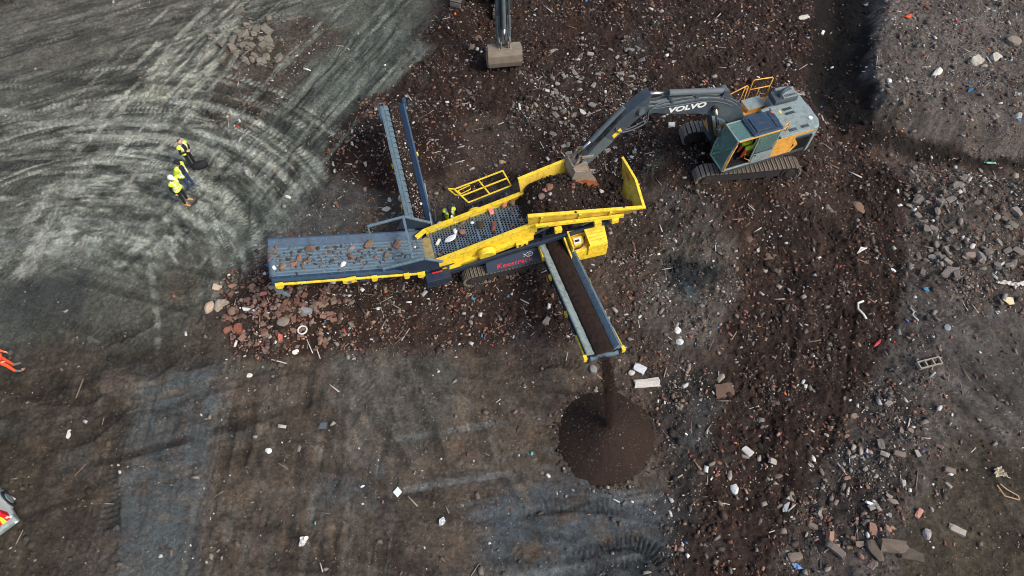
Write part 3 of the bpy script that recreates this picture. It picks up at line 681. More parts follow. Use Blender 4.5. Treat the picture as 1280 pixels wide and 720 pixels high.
# ================================================================== EXCAVATOR
EXSHOE = shoe_mesh(.6, .19)
def excavator(name, loc, head, thead, boom, arm, bang, label, rust='rust', bw2=.46, aw=.23):
    """local frame: X forward, Y left, Z up.  boom: foot, bend, bend2, tip (x, z); arm: rear lug, pivot, end (x, z); bang: bucket angle"""
    t = empty(name, loc, head); tag(t, label, 'excavator')
    rz = thead-head; yb = -.12
    for s in (-1, 1): crawler(t, 4.46, .43, .6, 1.195*s, rz, EXSHOE)
    MB().box(-1.1, 1.1, -.9, .9, .42, .85).bar((-1.2, -.9, .55), (1.2, .9, .55), .35, .3).bar((-1.2, .9, .55), (1.2, -.9, .55), .35, .3).build('undercarriage', M['trackf'], t, rz=rz, bevel=.03)
    MB().cyl((0, 0, .85), (0, 0, 1.06), .62, n=28).build('slew_ring', M['trackf'], t)
    for s in (-1, 1):   # orange step on each track frame
        MB().box(.35, .75, 1.195*s-.12, 1.195*s+.12, .98, 1.02).build('track_step', M['orange'], t, rz=rz, bevel=.01)
    # upper structure
    MB().plan([(-2.2, -1.28), (1.32, -1.28), (1.32, -.5), (1.0, -.45), (1.0, .25), (1.7, .28), (1.7, 1.28), (-2.2, 1.28)], 1.06, 1.22).build('deck_frame', M['exdark'], t, bevel=.02)
    cwp = [(-2.15, -1.34)]+arc(-2.05, -.72, .62, -100, -150, 4)+[(-2.85, -.35), (-2.90, 0), (-2.85, .35)]+arc(-2.05, .72, .62, 150, 100, 4)+[(-2.15, 1.34)]
    MB().plan(cwp, 1.02, 2.02).build('counterweight', M['exgrey'], t, bevel=.09, smooth=False)
    # engine hood, rounded toward the counterweight
    hood = MB().plan([(-2.62, -.85), (-2.45, -1.2), (-2.1, -1.27), (-1.78, -1.27), (-1.78, -.93), (-1.2, -.93), (-1.2, -.45), (-.62, -.42), (-.62, .22), (-.62, 1.25), (-2.1, 1.27), (-2.45, 1.2), (-2.62, .85)], 2.022, 2.32).build('engine_hood', M['exgrey'], t, bevel=.06)
    MB().plan([(-2.14, -1.25), (-1.78, -1.25), (-1.78, -.58), (-.62, -.58), (-.62, 1.25), (-2.14, 1.25)], 1.222, 2.02).build('engine_bay', M['exdark'], t, bevel=.02)
    pan = MB().box(-1.36, -.30, 1.272, 1.295, 1.24, 2.30); pan.build('side_panel', M['orange'], t, bevel=.008, label='orange yellow body panel behind the cab door')
    grille = MB().box(-2.10, -1.38, 1.272, 1.294, 1.26, 1.98).build('side_grille', M['black'], t, bevel=.008, label='dark mesh grille in the rear side panel')
    MB().plate([(-1.40, 1.300, 1.26), (-1.25, 1.300, 1.26), (-1.45, 1.300, 1.62), (-1.25, 1.300, 1.98), (-1.40, 1.300, 1.98), (-1.62, 1.300, 1.62)], .006).build('arrow_decal', M['orange'], t)
    for k in range(7): MB().box(-2.06+.09*k, -2.02+.09*k, 1.2945, 1.302, 1.30, 1.94).build('grille_bar', M['black'], grille)
    # vents: slots in the hood
    def vents(cx, cy, nx_, ln, z, rot=0):
        for k in range(nx_):
            v = MB().box(-.018, .018, -ln/2, ln/2, -.004, .006).build('vent_slot', M['black'], hood, (cx+(k-(nx_-1)/2)*.062, cy, z))
    hz = 2.322
    for (cx, cy) in ((-1.62, -.02), (-1.62, .22)): vents(cx, cy, 7, .13, hz+.045)
    for cx in (-1.28, -1.85): vents(cx, 1.02, 6, .15, hz)
    hatch = MB().box(-2.12, -1.0, -.32, .46, 2.322, 2.362).build('hood_hatch', M['exgrey'], t, bevel=.015)
    MB().box(-1.32, -1.24, -.04, .12, 2.364, 2.372).build('sticker', M['yellow'], hatch)
    # raised exhaust box at the far rear
    eb = MB().plan([(-2.42, -.92), (-1.30, -.92), (-1.25, -.36), (-2.30, -.32)], 2.322, 2.56).build('exhaust_box', M['exdark'], t, bevel=.03)
    MB().plan([(-2.36, -.90), (-1.70, -.90), (-1.66, -.40), (-2.26, -.37)], 2.562, 2.585).build('box_lid', M['exgrey'], eb, bevel=.008)
    for k in range(7): MB().box(-2.22+.075*k, -2.19+.075*k, -.88, -.74, 2.586, 2.594).build('vent_slot', M['black'], eb)
    for k in range(7): MB().box(-2.22+.075*k, -2.19+.075*k, -.56, -.44, 2.586, 2.594).build('vent_slot', M['black'], eb)
    MB().tube([(-1.55, -.60, 2.56), (-1.58, -.61, 2.70), (-1.70, -.63, 2.80), (-1.95, -.66, 2.84)], .085, 10).build('exhaust_pipe', M['exdark'], eb, smooth=True)
    MB().box(-2.12, -1.37, 1.272, 1.29, 2.20, 2.29).build('orange_strip', M['orange'], t)
    for x, y in ((-2.3, -.75), (-2.3, .72)):
        MB().cyl((x, y, 2.32), (x, y, 2.36), .085, n=14).build('lifting_cap', M['lwhite'], t)
    MB().cyl((-2.6, -.1, 2.02), (-2.6, -.1, 2.2), .06, n=10).box(-2.72, -2.58, -.16, -.04, 2.12, 2.22).build('rear_camera', M['exdark'], t, bevel=.01)
    # right-hand side: tool box, tank, platform
    MB().box(.2, 1.25, -1.26, -.52, 1.22, 1.86).build('fuel_tank', M['orange'], t, bevel=.04)
    MB().box(.24, 1.22, -1.22, -.56, 1.862, 1.90).build('tank_lid', M['exgrey'], t, bevel=.02)
    MB().box(-1.75, .16, -1.40, -.60, 1.22, 1.80).build('platform', M['orange'], t, bevel=.02)
    tb = MB().box(-1.22, -.38, -1.34, -.78, 1.802, 1.98).build('tool_box', M['orange'], t, bevel=.02)
    MB().box(-1.24, -.36, -1.36, -.76, 1.982, 2.02).build('box_lid', M['exgrey'], tb, bevel=.01)
    MB().box(-.60, .52, -.5, .2, 1.22, 2.1).build('valve_cover', M['exdark'], t, bevel=.04)
    # handrails
    def rail(pts, r=.024, nm='handrail', mt='orange'): return MB().tube(pts, r, 7).build(nm, M[mt], t, smooth=True)
    yr = -1.37
    rail([(-1.62, yr, 1.78), (-1.62, yr, 2.84), (-1.56, yr, 2.90), (-.70, yr, 3.04), (-.62, yr, 2.98), (-.66, yr, 1.78)])
    rail([(-1.62, yr, 2.42), (-.64, yr, 2.52)]); rail([(-1.1, yr, 1.78), (-1.1, yr, 2.46)], .02)
    rail([(-.52, yr, 1.78), (-.48, yr, 2.74), (-.42, yr, 2.80), (-.34, yr, 2.80), (.40, yr, 2.55), (1.18, yr+.14, 1.85)])
    rail([(-.30, yr, 1.78), (-.34, yr, 2.78)], .02)
    rail([(-.5, 1.12, 2.3), (-.62, 1.12, 2.86), (-.70, 1.1, 2.9), (-.92, 1.0, 2.9), (-.98, 1.0, 2.84), (-.98, 1.0, 2.32)], .022)
    rail([(-.62, 1.1, 2.6), (-.96, 1.0, 2.6)], .018)
    # ---- cab
    cx0, cx1, cy0, cy1, cz0, cz1 = -.42, 1.78, .3, 1.3, 1.22, 2.98
    MB().box(cx0, cx1+.05, cy0, cy1, cz0, cz0+.06).build('cab_floor', M['black'], t)
    fr = MB()
    A = {'rl': (cx0, cy1), 'rr': (cx0, cy0)}
    for y in (cy0+.03, cy1-.03):
        fr.bar((cx0+.03, y, cz0), (cx0+.03, y, cz1-.05), .07)                        # rear pillar
        fr.bar((cx1, y, cz0+.05), (cx1-.02, y, 2.0), .06).bar((cx1-.02, y, 2.0), (cx1-.24, y, cz1-.05), .06)   # front pillar, raked
        fr.bar((cx0, y, cz1-.05), (cx1-.24, y, cz1-.05), .06)
        fr.bar((cx0, y, cz0+.05), (cx1, y, cz0+.05), .07)
    fr.bar((cx1, cy0, cz0+.05), (cx1, cy1, cz0+.05), .07).bar((cx1-.24, cy0, cz1-.05), (cx1-.24, cy1, cz1-.05), .06).bar((cx0, cy0, cz1-.05), (cx0, cy1, cz1-.05), .06)
    fr.bar((.55, cy1-.03, cz0), (.55, cy1-.03, cz1-.05), .06)
    cabf = fr.build('cab_frame', M['exgrey'], t, bevel=.012)
    # orange edge strips seen along the door opening
    MB().bar((cx1-.06, cy1+.006, cz0+.1), (cx1-.22, cy1+.006, cz1-.1), .05, .03).build('pillar_trim', M['orange'], cabf)
    MB().bar((cx0+.1, cy1+.008, cz1-.06), (cx1-.27, cy1+.008, cz1-.06), .05, .04).build('pillar_trim', M['orange'], cabf)
    rf = MB().plan([(cx0-.02, cy0-.01), (.88, cy0-.01), (.88, cy1+.01), (cx0-.02, cy1+.01)], cz1-.02, cz1+.05).build('cab_roof', M['roof'], t, bevel=.03, label='dark blue cab roof with square hatch')
    MB().box(-.02, .68, cy0+.14, cy1-.14, cz1+.052, cz1+.095).build('roof_hatch', M['roof'], rf, bevel=.02)
    for x in (-.22, .78): MB().box(x-.015, x+.015, cy0+.1, cy1-.1, cz1+.052, cz1+.07).build('roof_rib', M['roof'], rf)
    g = M['glass']
    MB().box(.885, cx1-.24, cy0+.04, cy1-.04, cz1-.06, cz1-.045).build('roof_window', g, t, label='green tinted glass at the front of the cab roof')
    MB().plate([(cx1-.03, cy0+.06, 2.02), (cx1-.03, cy1-.06, 2.02), (cx1-.23, cy1-.06, cz1-.08), (cx1-.23, cy0+.06, cz1-.08)], .012).build('windscreen', g, t)
    MB().plate([(cx1-.005, cy0+.06, cz0+.1), (cx1-.005, cy1-.06, cz0+.1), (cx1-.02, cy1-.06, 1.98), (cx1-.02, cy0+.06, 1.98)], .012).build('lower_windscreen', g, t)
    MB().plate([(cx0+.08, cy0+.02, 1.5), (cx1-.1, cy0+.02, 1.5), (cx1-.12, cy0+.02, 2.0), (cx1-.28, cy0+.02, cz1-.1), (cx0+.08, cy0+.02, cz1-.1)], .012).build('side_window', g, t)
    door = MB().box(cx0+.07, .52, cy1-.01, cy1+.025, cz0+.04, cz0+.62).build('cab_door', M['exgrey'], t, bevel=.012)
    MB().box(cx0+.1, .5, cy1-.002, cy1+.01, cz0+.66, cz1-.1).build('door_window', g, door)
    MB().box(cx0+.07, .52, cy1-.012, cy1+.02, cz0+.62, cz0+.66).build('window_frame', M['black'], door)
    MB().box(.40, .48, cy1+.026, cy1+.05, cz0+.52, cz0+.57).build('handle', M['black'], door)
    seat = MB().box(-.05, .45, .55, 1.05, 1.55, 1.72).box(-.16, -.02, .55, 1.05, 1.6, 2.3).box(0, .4, .65, .95, 1.25, 1.55).build('seat', M['seat'], t, bevel=.05)
    MB().box(.0, .5, .42, .54, 1.5, 1.8).box(0, .5, 1.06, 1.18, 1.5, 1.8).build('console', M['black'], t, bevel=.02)
    MB().tube([(.42, .48, 1.8), (.46, .48, 2.0)], .02).tube([(.42, 1.12, 1.8), (.46, 1.12, 2.0)], .02).build('joystick', M['black'], t)
    MB().cyl((1.25, .6, 1.28), (1.35, .6, 1.6), .03).cyl((1.25, .95, 1.28), (1.35, .95, 1.6), .03).build('pedal_lever', M['black'], t)
    rail([(cx1+.02, cy1+.05, 1.4), (cx1-.02, cy1+.06, 2.0), (cx1-.18, cy1+.06, 2.8)], .022, 'grab_rail')
    rail([(.62, cy1+.05, 1.55), (.95, cy1+.05, 1.8), (1.0, cy1+.05, 2.1)], .02, 'grab_rail')
    MB().cyl((-.42, .42, 2.3), (-.42, .42, 2.86), .03).cyl((-.42, .42, 2.86), (-.42, .42, 2.9), .09, n=14).build('beacon_mast', M['exdark'], t)
    MB().cyl((-.42, .42, 2.9), (-.42, .42, 3.04), .075, .06, 14).build('beacon', M['lamp'], t)
    MB().tube([(-.50, .9, 2.32), (-.46, .86, 2.7)], .018).box(-.56, -.40, .82, .9, 2.68, 2.78).build('mirror', M['exdark'], t)
    for y in (.42, .62): MB().cyl((.78, y-.55, 2.1), (.85, y-.55, 2.1), .07, n=12).build('work_lamp', M['lwhite'], t)
    # ---- boom
    (fx, fz), (b1x, b1z), (b2x, b2z), (tx, tz) = boom
    ctr = smooth_path([boom[0], boom[1], boom[2], ((b2x+tx)/2, (b2z+tz)/2), boom[3]], 6)
    def thick(f): return .30+.50*math.sin(math.pi*min(1, f*1.12+.02))**.8 if f < .89 else .34
    topl, botl = [], []
    for i, p in enumerate(ctr):
        a = ctr[max(i-1, 0)]; c = ctr[min(i+1, len(ctr)-1)]; dx, dz = c[0]-a[0], c[1]-a[1]; l = math.hypot(dx, dz); nxn, nzn = -dz/l, dx/l
        th = thick(i/(len(ctr)-1))/2
        topl.append((p[0]+nxn*th, p[1]+nzn*th)); botl.append((p[0]-nxn*th, p[1]-nzn*th))
    bw = .24
    m = MB(); n = len(ctr)
    for y in (yb-bw, yb+bw):
        pass
    vs = [(x, yb-bw, z) for x, z in topl]+[(x, yb+bw, z) for x, z in topl]+[(x, yb+bw, z) for x, z in botl]+[(x, yb-bw, z) for x, z in botl]
    fs = []
    for i in range(n-1):
        for a, c in ((0, 1), (1, 2), (2, 3), (3, 0)): fs.append((a*n+i, c*n+i, c*n+i+1, a*n+i+1))
    fs += [(0, n, 2*n, 3*n), (n-1, 4*n-1, 3*n-1, 2*n-1)]
    m.add(vs, fs); m.cyl((fx, yb-.34, fz), (fx, yb+.34, fz), .16, n=16).cyl((tx, yb-.30, tz), (tx, yb+.30, tz), .17, n=16)
    bo = m.build('boom', M['exdark'], t, bevel=.02)
    tp = MB(); vs = [(x, yb-bw+.03, z+.004) for x, z in topl[3:-1]]+[(x, yb+bw-.03, z+.004) for x, z in topl[3:-1]]+[(x, yb+bw-.03, z+.012) for x, z in topl[3:-1]]+[(x, yb-bw+.03, z+.012) for x, z in topl[3:-1]]  # paler strip laid along the top of the boom
    k_ = len(topl)-4
    tp.add(vs, [(a*k_+i, c*k_+i, c*k_+i+1, a*k_+i+1) for i in range(k_-1) for a, c in ((0, 1), (1, 2), (2, 3), (3, 0))]).build('boom_top_plate', M['boomtop'], bo, label='pale top plate of the boom')
    # pins, hoses and pipes on the boom
    i1 = int(n*.45); bx, bz = ctr[i1]
    for s in (-1, 1): MB().cyl((bx, yb+s*.2, bz), (bx, yb+s*.40, bz), .12, n=14).build('pin', M['trackf'], bo)
    for k, yy in enumerate((-.16, -.08, .08, .16)):
        pts = [(topl[i][0], yb+yy, topl[i][1]+.05+.02*math.sin(i*1.7+k)) for i in range(2, n-1)]
        MB().tube(pts, .022, 6).build('hose', M['rubber'] if k % 2 else M['arm'], bo, smooth=True)
    for i in (6, 10, 15, 19):
        MB().box(-.05, .05, yb-.22, yb+.22, 0, .09).build('hose_clamp', M['exdark'], bo, (topl[i][0], 0, topl[i][1]))
    # near-side pipe along the lower boom edge
    MB().tube([(botl[i][0]*.15+topl[i][0]*.85, yb+bw+.03, botl[i][1]*.15+topl[i][1]*.85) for i in range(8, n-2)], .02, 6).build('pipe', M['arm'], bo, smooth=True)
    # boom lift cylinders
    for s in (-1, 1):
        p, q = Vector((1.25, yb+s*.40, 1.25)), Vector((bx, yb+s*.36, bz)); mid = p.lerp(q, .58)
        c_ = MB().cyl(p, mid, .105, n=14).cyl(p+Vector((0, -.1, 0)), p+Vector((0, .1, 0)), .13, n=12).build('lift_cylinder', M['exdark'], t, smooth=False)
        MB().cyl(mid, q, .06, n=12).build('piston_rod', M['chrome'], c_, smooth=True)
    # ---- arm
    (lx, lz), (ax, az), (ex, ez) = arm
    d = Vector((ex-ax, ez-az)); Ld = d.length; d /= Ld; nrm = Vector((-d.y, d.x))
    if nrm.dot(Vector((lx-ax, lz-az))) < 0: nrm = -nrm
    pt = lambda u, v: (ax+d.x*u+nrm.x*v, az+d.y*u+nrm.y*v)
    au, av = (lx-ax)*d.x+(lz-az)*d.y, (lx-ax)*nrm.x+(lz-az)*nrm.y
    prof = [pt(au-.12, av+.05), pt(au+.14, av+.12), pt(.55, .42), pt(1.2, .36), pt(Ld-.1, .20), pt(Ld+.14, .04), pt(Ld+.12, -.14), pt(Ld-.2, -.17), pt(.5, -.22), pt(.1, -.28), pt(-.25, -.16)]
    ao = MB().prism(prof, yb-aw, yb+aw).build('arm', M['exdark'], t, bevel=.02)
    MB().cyl((ax, yb-.34, az), (ax, yb+.34, az), .13, n=14).cyl((ex, yb-.26, ez), (ex, yb+.26, ez), .12, n=14).build('pin', M['arm'], ao)
    w0, w1 = pt(.9, -.02), pt(1.25, -.0)
    MB().plate([(*pt(.95, -.1), 0), (*pt(1.35, -.1), 0), (*pt(1.35, .1), 0), (*pt(.95, .1), 0)], .006)
    st = MB(); q4 = [pt(1.0, -.1), pt(1.42, -.1), pt(1.36, .1), pt(.94, .1)]
    st.plate([(x, yb+aw+.006, z) for x, z in q4], .008).build('sticker', M['yellow'], ao, label='yellow warning sticker on the arm')
    # lower arm is dusty grey-blue
    MB().prism([pt(1.55, -.215), pt(1.55, .355), pt(Ld-.12, .215), pt(Ld+.10, .05), pt(Ld+.08, -.13), pt(Ld-.2, -.18)], yb-aw-.01, yb+aw+.01).build('arm_lower', M['arm'], ao, bevel=.015)
    # arm cylinder on top of the boom
    p = Vector((topl[int(n*.42)][0], yb, topl[int(n*.42)][1]+.26)); q = Vector((lx, yb, lz)); mid = p.lerp(q, .74)
    c_ = MB().cyl(p, mid, .12, n=16).cyl(p+Vector((0, -.14, 0)), p+Vector((0, .14, 0)), .14, n=12).build('arm_cylinder', M['arm'], t)
    MB().cyl(mid, q, .065, n=12).build('piston_rod', M['chrome'], c_, smooth=True)
    for s in (-1, 1): MB().prism([(p.x-.25, p.z-.34), (p.x+.3, p.z-.3), (p.x+.12, p.z+.1), (p.x-.12, p.z+.1)], yb+s*.17-.025, yb+s*.17+.025).build('cylinder_bracket', M['exdark'], bo)
    # bucket cylinder along the back of the arm
    u0, u1 = .28, Ld-.28
    a_, b_ = pt(u0, .56), pt(u1, .42); p = Vector((a_[0], yb, a_[1])); q = Vector((b_[0], yb, b_[1])); mid = p.lerp(q, .72)
    c_ = MB().cyl(p, mid, .095, n=14).build('bucket_cylinder', M['arm'], t)
    MB().cyl(mid, q, .055, n=12).build('piston_rod', M['chrome'], c_, smooth=True)
    # hose loops from boom to arm
    for k, yy in enumerate((.15, .23, -.18)):
        s0 = (botl[n-3][0], yb+yy, botl[n-3][1]+.3); s3 = pt(1.0, .3); lo = pt(.25, -.62-.06*k)
        MB().tube([(p_[0], yb+yy*1.2, p_[1]) for p_ in smooth_path([(s0[0]-.6, s0[2]+.05), (s0[0], s0[2]-.1), lo, pt(.85, -.35), pt(1.1, .05), s3], 5)], .026, 6).build('hose', M['arm'] if k < 2 else M['rubber'], ao, smooth=True)
    for k, yy in enumerate((-.22, -.14, .14, .22)):
        MB().tube([(*[0]*0, pt(u, .40+.05*math.sin(u*5+k))[0], yb+yy, pt(u, .40+.05*math.sin(u*5+k))[1]) for u in [.7+.15*j for j in range(int((Ld-1.1)/.15))]], .02, 5).build('hose', M['rubber'], ao, smooth=True)
    # linkage
    ca, sa = math.cos(bang), math.sin(bang)
    bp_ = lambda u, v: (ex-(u*ca-v*sa), ez+u*sa+v*ca)
    for s in (-1, 1):
        MB().bar((q.x, yb+s*.25, q.z), (*[pt(Ld-.55, .0)[0]], yb+s*.25, pt(Ld-.55, .0)[1]), .05, .12).bar((q.x, yb+s*.17, q.z), (bp_(-.32, -.1)[0], yb+s*.17, bp_(-.32, -.1)[1]), .06, .14).build('link_bar', M['bucket'], ao, bevel=.01)
    # ---- bucket: local (u, v): pivot at 0, mouth opening towards +u, body hangs to -v
    bp2 = [(-.42, .02), (-.50, -.33), (-.47, -.70), (-.34, -1.0), (-.08, -1.2), (.25, -1.29), (.82, -1.31)]
    out = [bp_(*p_) for p_ in bp2]
    sh = MB(); nn = len(out)
    inn = []
    for i, p_ in enumerate(bp2):
        a = bp2[max(i-1, 0)]; c = bp2[min(i+1, nn-1)]; dx, dy = c[0]-a[0], c[1]-a[1]; l = math.hypot(dx, dy)
        inn.append(bp_(p_[0]-dy/l*.04, p_[1]+dx/l*.04))
    for i in range(nn-1):
        (x0, z0), (x1, z1), (x2, z2), (x3, z3) = out[i], out[i+1], inn[i+1], inn[i]
        sh.hexa([(x0, yb-bw2, z0), (x1, yb-bw2, z1), (x1, yb+bw2, z1), (x0, yb+bw2, z0), (x3, yb-bw2, z3), (x2, yb-bw2, z2), (x2, yb+bw2, z2), (x3, yb+bw2, z3)])
    for s in (-1, 1):
        sp_ = [bp_(*p_) for p_ in bp2]+[bp_(.55, -.70), bp_(.15, -.12)]
        y0 = yb+s*bw2; sh.prism(sp_, y0-.025 if s > 0 else y0-.02, y0+.02 if s > 0 else y0+.025)
    sh.hexa([(*[bp_(-.44, .03)[0]], yb-bw2, bp_(-.44, .03)[1]), (bp_(.12, -.02)[0], yb-bw2, bp_(.12, -.02)[1]), (bp_(.12, -.02)[0], yb+bw2, bp_(.12, -.02)[1]), (bp_(-.44, .03)[0], yb+bw2, bp_(-.44, .03)[1])] +
            [(bp_(-.44, -.02)[0], yb-bw2, bp_(-.44, -.02)[1]), (bp_(.12, -.07)[0], yb-bw2, bp_(.12, -.07)[1]), (bp_(.12, -.07)[0], yb+bw2, bp_(.12, -.07)[1]), (bp_(-.44, -.02)[0], yb+bw2, bp_(-.44, -.02)[1])])
    bk = sh.build('bucket', M['bucket'], t, bevel=.01, label='worn steel digging bucket with rusty lower shell')
    # rusty wear plates round the heel
    wr = MB()
    for i in range(2, nn-1):
        off = lambda p_: bp_(p_[0], p_[1]-.028)
        (x0, z0), (x1, z1) = off(bp2[i]), off(bp2[i+1])
        wr.hexa([(x0, yb-bw2+.02, z0), (x1, yb-bw2+.02, z1), (x1, yb+bw2-.02, z1), (x0, yb+bw2-.02, z0)]+[(x0, yb-bw2+.02, z0+.02), (x1, yb-bw2+.02, z1+.02), (x1, yb+bw2-.02, z1+.02), (x0, yb+bw2-.02, z0+.02)])
    wr.build('wear_plate', M[rust], bk)
    wr = MB(); (x0, z0), (x1, z1) = bp_(-.40, -.95), bp_(.80, -1.36); 
    for s in (-1, 1):
        yy = yb+s*(bw2+.036)
        wr2 = MB().prism([bp_(-.40, -.55), bp_(-.31, -.96), bp_(-.06, -1.16), bp_(.25, -1.25), (bp_(.78, -1.27)), bp_(.62, -.85), bp_(.1, -.6)], yy-.008, yy+.008).build('side_plate', M[rust], bk)
    for k in range(5):
        y = yb+(-.40+.20*k)*bw2/.46
        (x0, z0), (x1, z1) = bp_(.78, -1.29), bp_(1.02, -1.30)
        MB().hexa([(x0, y-.06, z0-.05), (x1, y-.035, z1-.012), (x1, y+.035, z1-.012), (x0, y+.06, z0-.05), (x0, y-.06, z0+.05), (x1, y-.035, z1+.012), (x1, y+.035, z1+.012), (x0, y+.06, z0+.05)]).build('tooth', M['bucket'], bk)
    for s in (-1, 1):
        MB().prism([bp_(-.46, .0), bp_(.2, -.04), bp_(.12, .16), bp_(0, .22), bp_(-.3, .1), bp_(-.42, .08)], yb+s*.27-.03, yb+s*.27+.03).build('bucket_ear', M['bucket'], bk, bevel=.01)
    return t, (topl, botl, yb+bw)
ex1, (tl, bl, ysd) = excavator('excavator', (EXC0[0], EXC0[1], EXC_Z-.05), R(200), R(186.3),
    [(.45, 1.72), (1.2, 3.15), (2.5, 4.05), (5.50, 4.85)], [(5.22, 5.38), (5.50, 4.85), (7.55, 2.70)], R(-4),
    'large grey and orange tracked excavator loading soil into the yellow hopper')
# boom lettering on the side that faces the cab
mid = Vector(((tl[16][0]+bl[16][0])/2, ysd+.006, (tl[16][1]+bl[16][1])/2))
dv = Vector((tl[14][0]-tl[19][0], 0, tl[14][1]-tl[19][1]))
letter(text_mesh('boom_lettering', 'VOLVO', .34, 1.45, .0, bold=.012), M['lwhite'], ex1, mid, dv, (-.1, 0, 1), 'lettering', 'white brand lettering on the boom')
ex2, _ = excavator('excavator', (-1.07, 32.35, hm1(-1.07, 32.35)), R(-82.5), R(-110),
    [(.45, 1.72), (1.0, 3.4), (2.2, 4.6), (5.35, 4.75)], [(5.35, 5.4), (5.40, 4.7), (6.15, 1.72)], R(-6),
    'second excavator reaching in from the top edge with its grey bucket resting on the soil', 'bucket', .80, .32)
# ================================================================== SCREENING PLANT
SCO = (-3.98, 14.65, 0.0); SCH = R(15)
sc_ = empty('screening_plant', SCO, SCH); tag(sc_, 'yellow and navy tracked screening plant with three conveyors and a loaded hopper', 'screening plant')
SC_M = Matrix.Translation(SCO) @ Matrix.Rotation(SCH, 4, 'Z')
def SW(x, y, z): return SC_M @ Vector((x, y, z))
def lerp(a, b, t): return a+(b-a)*t
def sweep(m, sect, p0, p1, side):     # section (across, up) carried from p0 to p1
    p0, p1 = Vector(p0), Vector(p1); s = Vector(side).normalized(); d = (p1-p0).normalized(); u = s.cross(d)
    if u.z < 0: u = -u
    n = len(sect)
    vs = [p0+s*a+u*b for a, b in sect]+[p1+s*a+u*b for a, b in sect]
    m.add(vs, [tuple(range(n)), tuple(range(2*n-1, n-1, -1))]+[((i+1) % n, i, i+n, (i+1) % n+n) for i in range(n)]); return m
# ---- chassis and tracks
SSHOE = shoe_mesh(.42, .15, 'track_shoe')
for s in (-1, 1):
    f_ = crawler(sc_, 3.5, .36, .42, 1.12*s, 0, SSHOE, .15); f_.location = (3.55, 0, 0)
MB().box(2.3, 4.9, -.85, .85, .45, .8).build('chassis_block', M['navy'], sc_, bevel=.03)
for s in (-1, 1):
    MB().bar((.2, .78*s, .95), (4.6, .78*s, 1.35), .14, .34).bar((4.55, .78*s, 1.35), (8.3, .78*s, 1.75), .14, .34).build('chassis_beam', M['navy'], sc_, bevel=.02)
for x, z in ((.5, .9), (2.2, 1.05), (4.4, 1.2), (6.4, 1.45), (8.1, 1.6)): MB().box(x-.06, x+.06, -.7, .7, z-.1, z+.1).build('cross_member', M['navy'], sc_)
# outer inclined beam seen along the near side
MB().bar((1.1, -1.12, 1.12), (4.5, -1.12, 1.72), .10, .22).bar((4.45, -1.12, 1.71), (7.75, -1.08, 2.12), .10, .20).build('side_beam', M['navy'], sc_, bevel=.015)
MB().bar((1.1, 1.12, 1.12), (7.75, 1.08, 2.05), .10, .22).build('side_beam', M['navy'], sc_, bevel=.015)
for x in (1.3, 3.0, 4.5, 6.2, 7.6):
    for s in (-1, 1): MB().bar((x, .8*s, 1.0+.12*x), (x, 1.1*s, .95+.14*x), .08, .12).build('outrigger', M['navy'], sc_)
# sloping guard over the near track, with its lettering
gq = [(2.75, -1.02, 1.28), (5.0, -1.02, 1.36), (5.0, -1.36, .86), (2.75, -1.36, .82)]
MB().plate(gq, .03).build('track_guard', M['navy'], sc_, bevel=.006, label='navy guard plate above the track with red lettering')
gn = (Vector(gq[1])-Vector(gq[0])).cross(Vector(gq[3])-Vector(gq[0])).normalized(); gn = gn if gn.z > 0 else -gn
gu = Vector((0, .34, .47)).normalized(); gxd = (Vector(gq[1])-Vector(gq[0])).normalized()
gc = Vector((3.88, -1.19, 1.08))+gn*.022
letter(text_mesh('red_lettering', 'Keestrack', .27, 1.35, .15, bold=.001), M['red'], sc_, gc-gu*.10, gxd, gu, 'lettering', 'red maker lettering on the track guard')
em = MB(); ec = Vector((4.52, -1.19, 1.08))+gn*.024+gu*.13          # white emblem: open ring with a chevron
ring = [ec+gxd*(.15*math.cos(R(a)))+gu*(.085*math.sin(R(a))) for a in range(-150, 160, 20)]
em.tube(ring, .014, 5).tube([ec-gxd*.24+gu*.07, ec-gxd*.14, ec-gxd*.24-gu*.07], .014, 5).tube([ec-gxd*.05, ec+gxd*.08], .014, 5)
em.build('emblem', M['lwhite'], sc_, label='small white ring emblem on the guard')
# dark lower box at the tail with a red mark
MB().prism([(.25, .75), (1.25, .95), (1.3, 1.3), (.35, 1.25)], -1.42, -1.0).build('tail_box', M['navy'], sc_, bevel=.02)
MB().plate([(.62, -1.05, 1.293), (1.02, -1.05, 1.308), (1.02, -1.11, 1.308), (.62, -1.11, 1.293)], .01).build('red_mark', M['red'], sc_)
# ---- wide oversize conveyor
A0, A1 = Vector((-5.08, 0, 2.78)), Vector((.55, 0, 1.22))
S_ = (0, 1, 0)
ov = sweep(MB(), [(-.90, -.16), (-.90, .16), (-.86, .16), (-.62, .0), (-.62, -.16)], A0, A1, S_)
ov.build('conveyor_side', M['blue'], sc_, label='blue near side wall of the wide conveyor')
sweep(MB(), [(.62, -.16), (.62, .0), (.86, .24), (.92, .24), (.92, -.16)], A0, A1, S_).build('conveyor_side', M['blue'], sc_, label='dark blue sloping far side wall of the wide conveyor')
sec = [(-.62, -.06)]
for k in range(9):
    y = -.60+.15*k; sec += [(y-.045, .012), (y-.02, .034), (y+.02, .034), (y+.045, .012)]
sec += [(.62, -.06)]
sweep(MB(), [(a, b) for a, b in sec][::-1], A0+Vector((.02, 0, 0)), A1, S_).build('belt', M['belt'], sc_, label='blue grey ribbed belt of the wide conveyor')
MB().cyl((A0.x+.06, -.63, A0.z-.10), (A0.x+.06, .63, A0.z-.10), .15, n=18).build('head_drum', M['belt'], sc_, smooth=False)
sweep(MB(), [(-.60, -.32), (-.60, -.24), (.60, -.24), (.60, -.32)], A0+Vector((.1, 0, 0)), A1, S_).build('return_belt', M['black'], sc_)
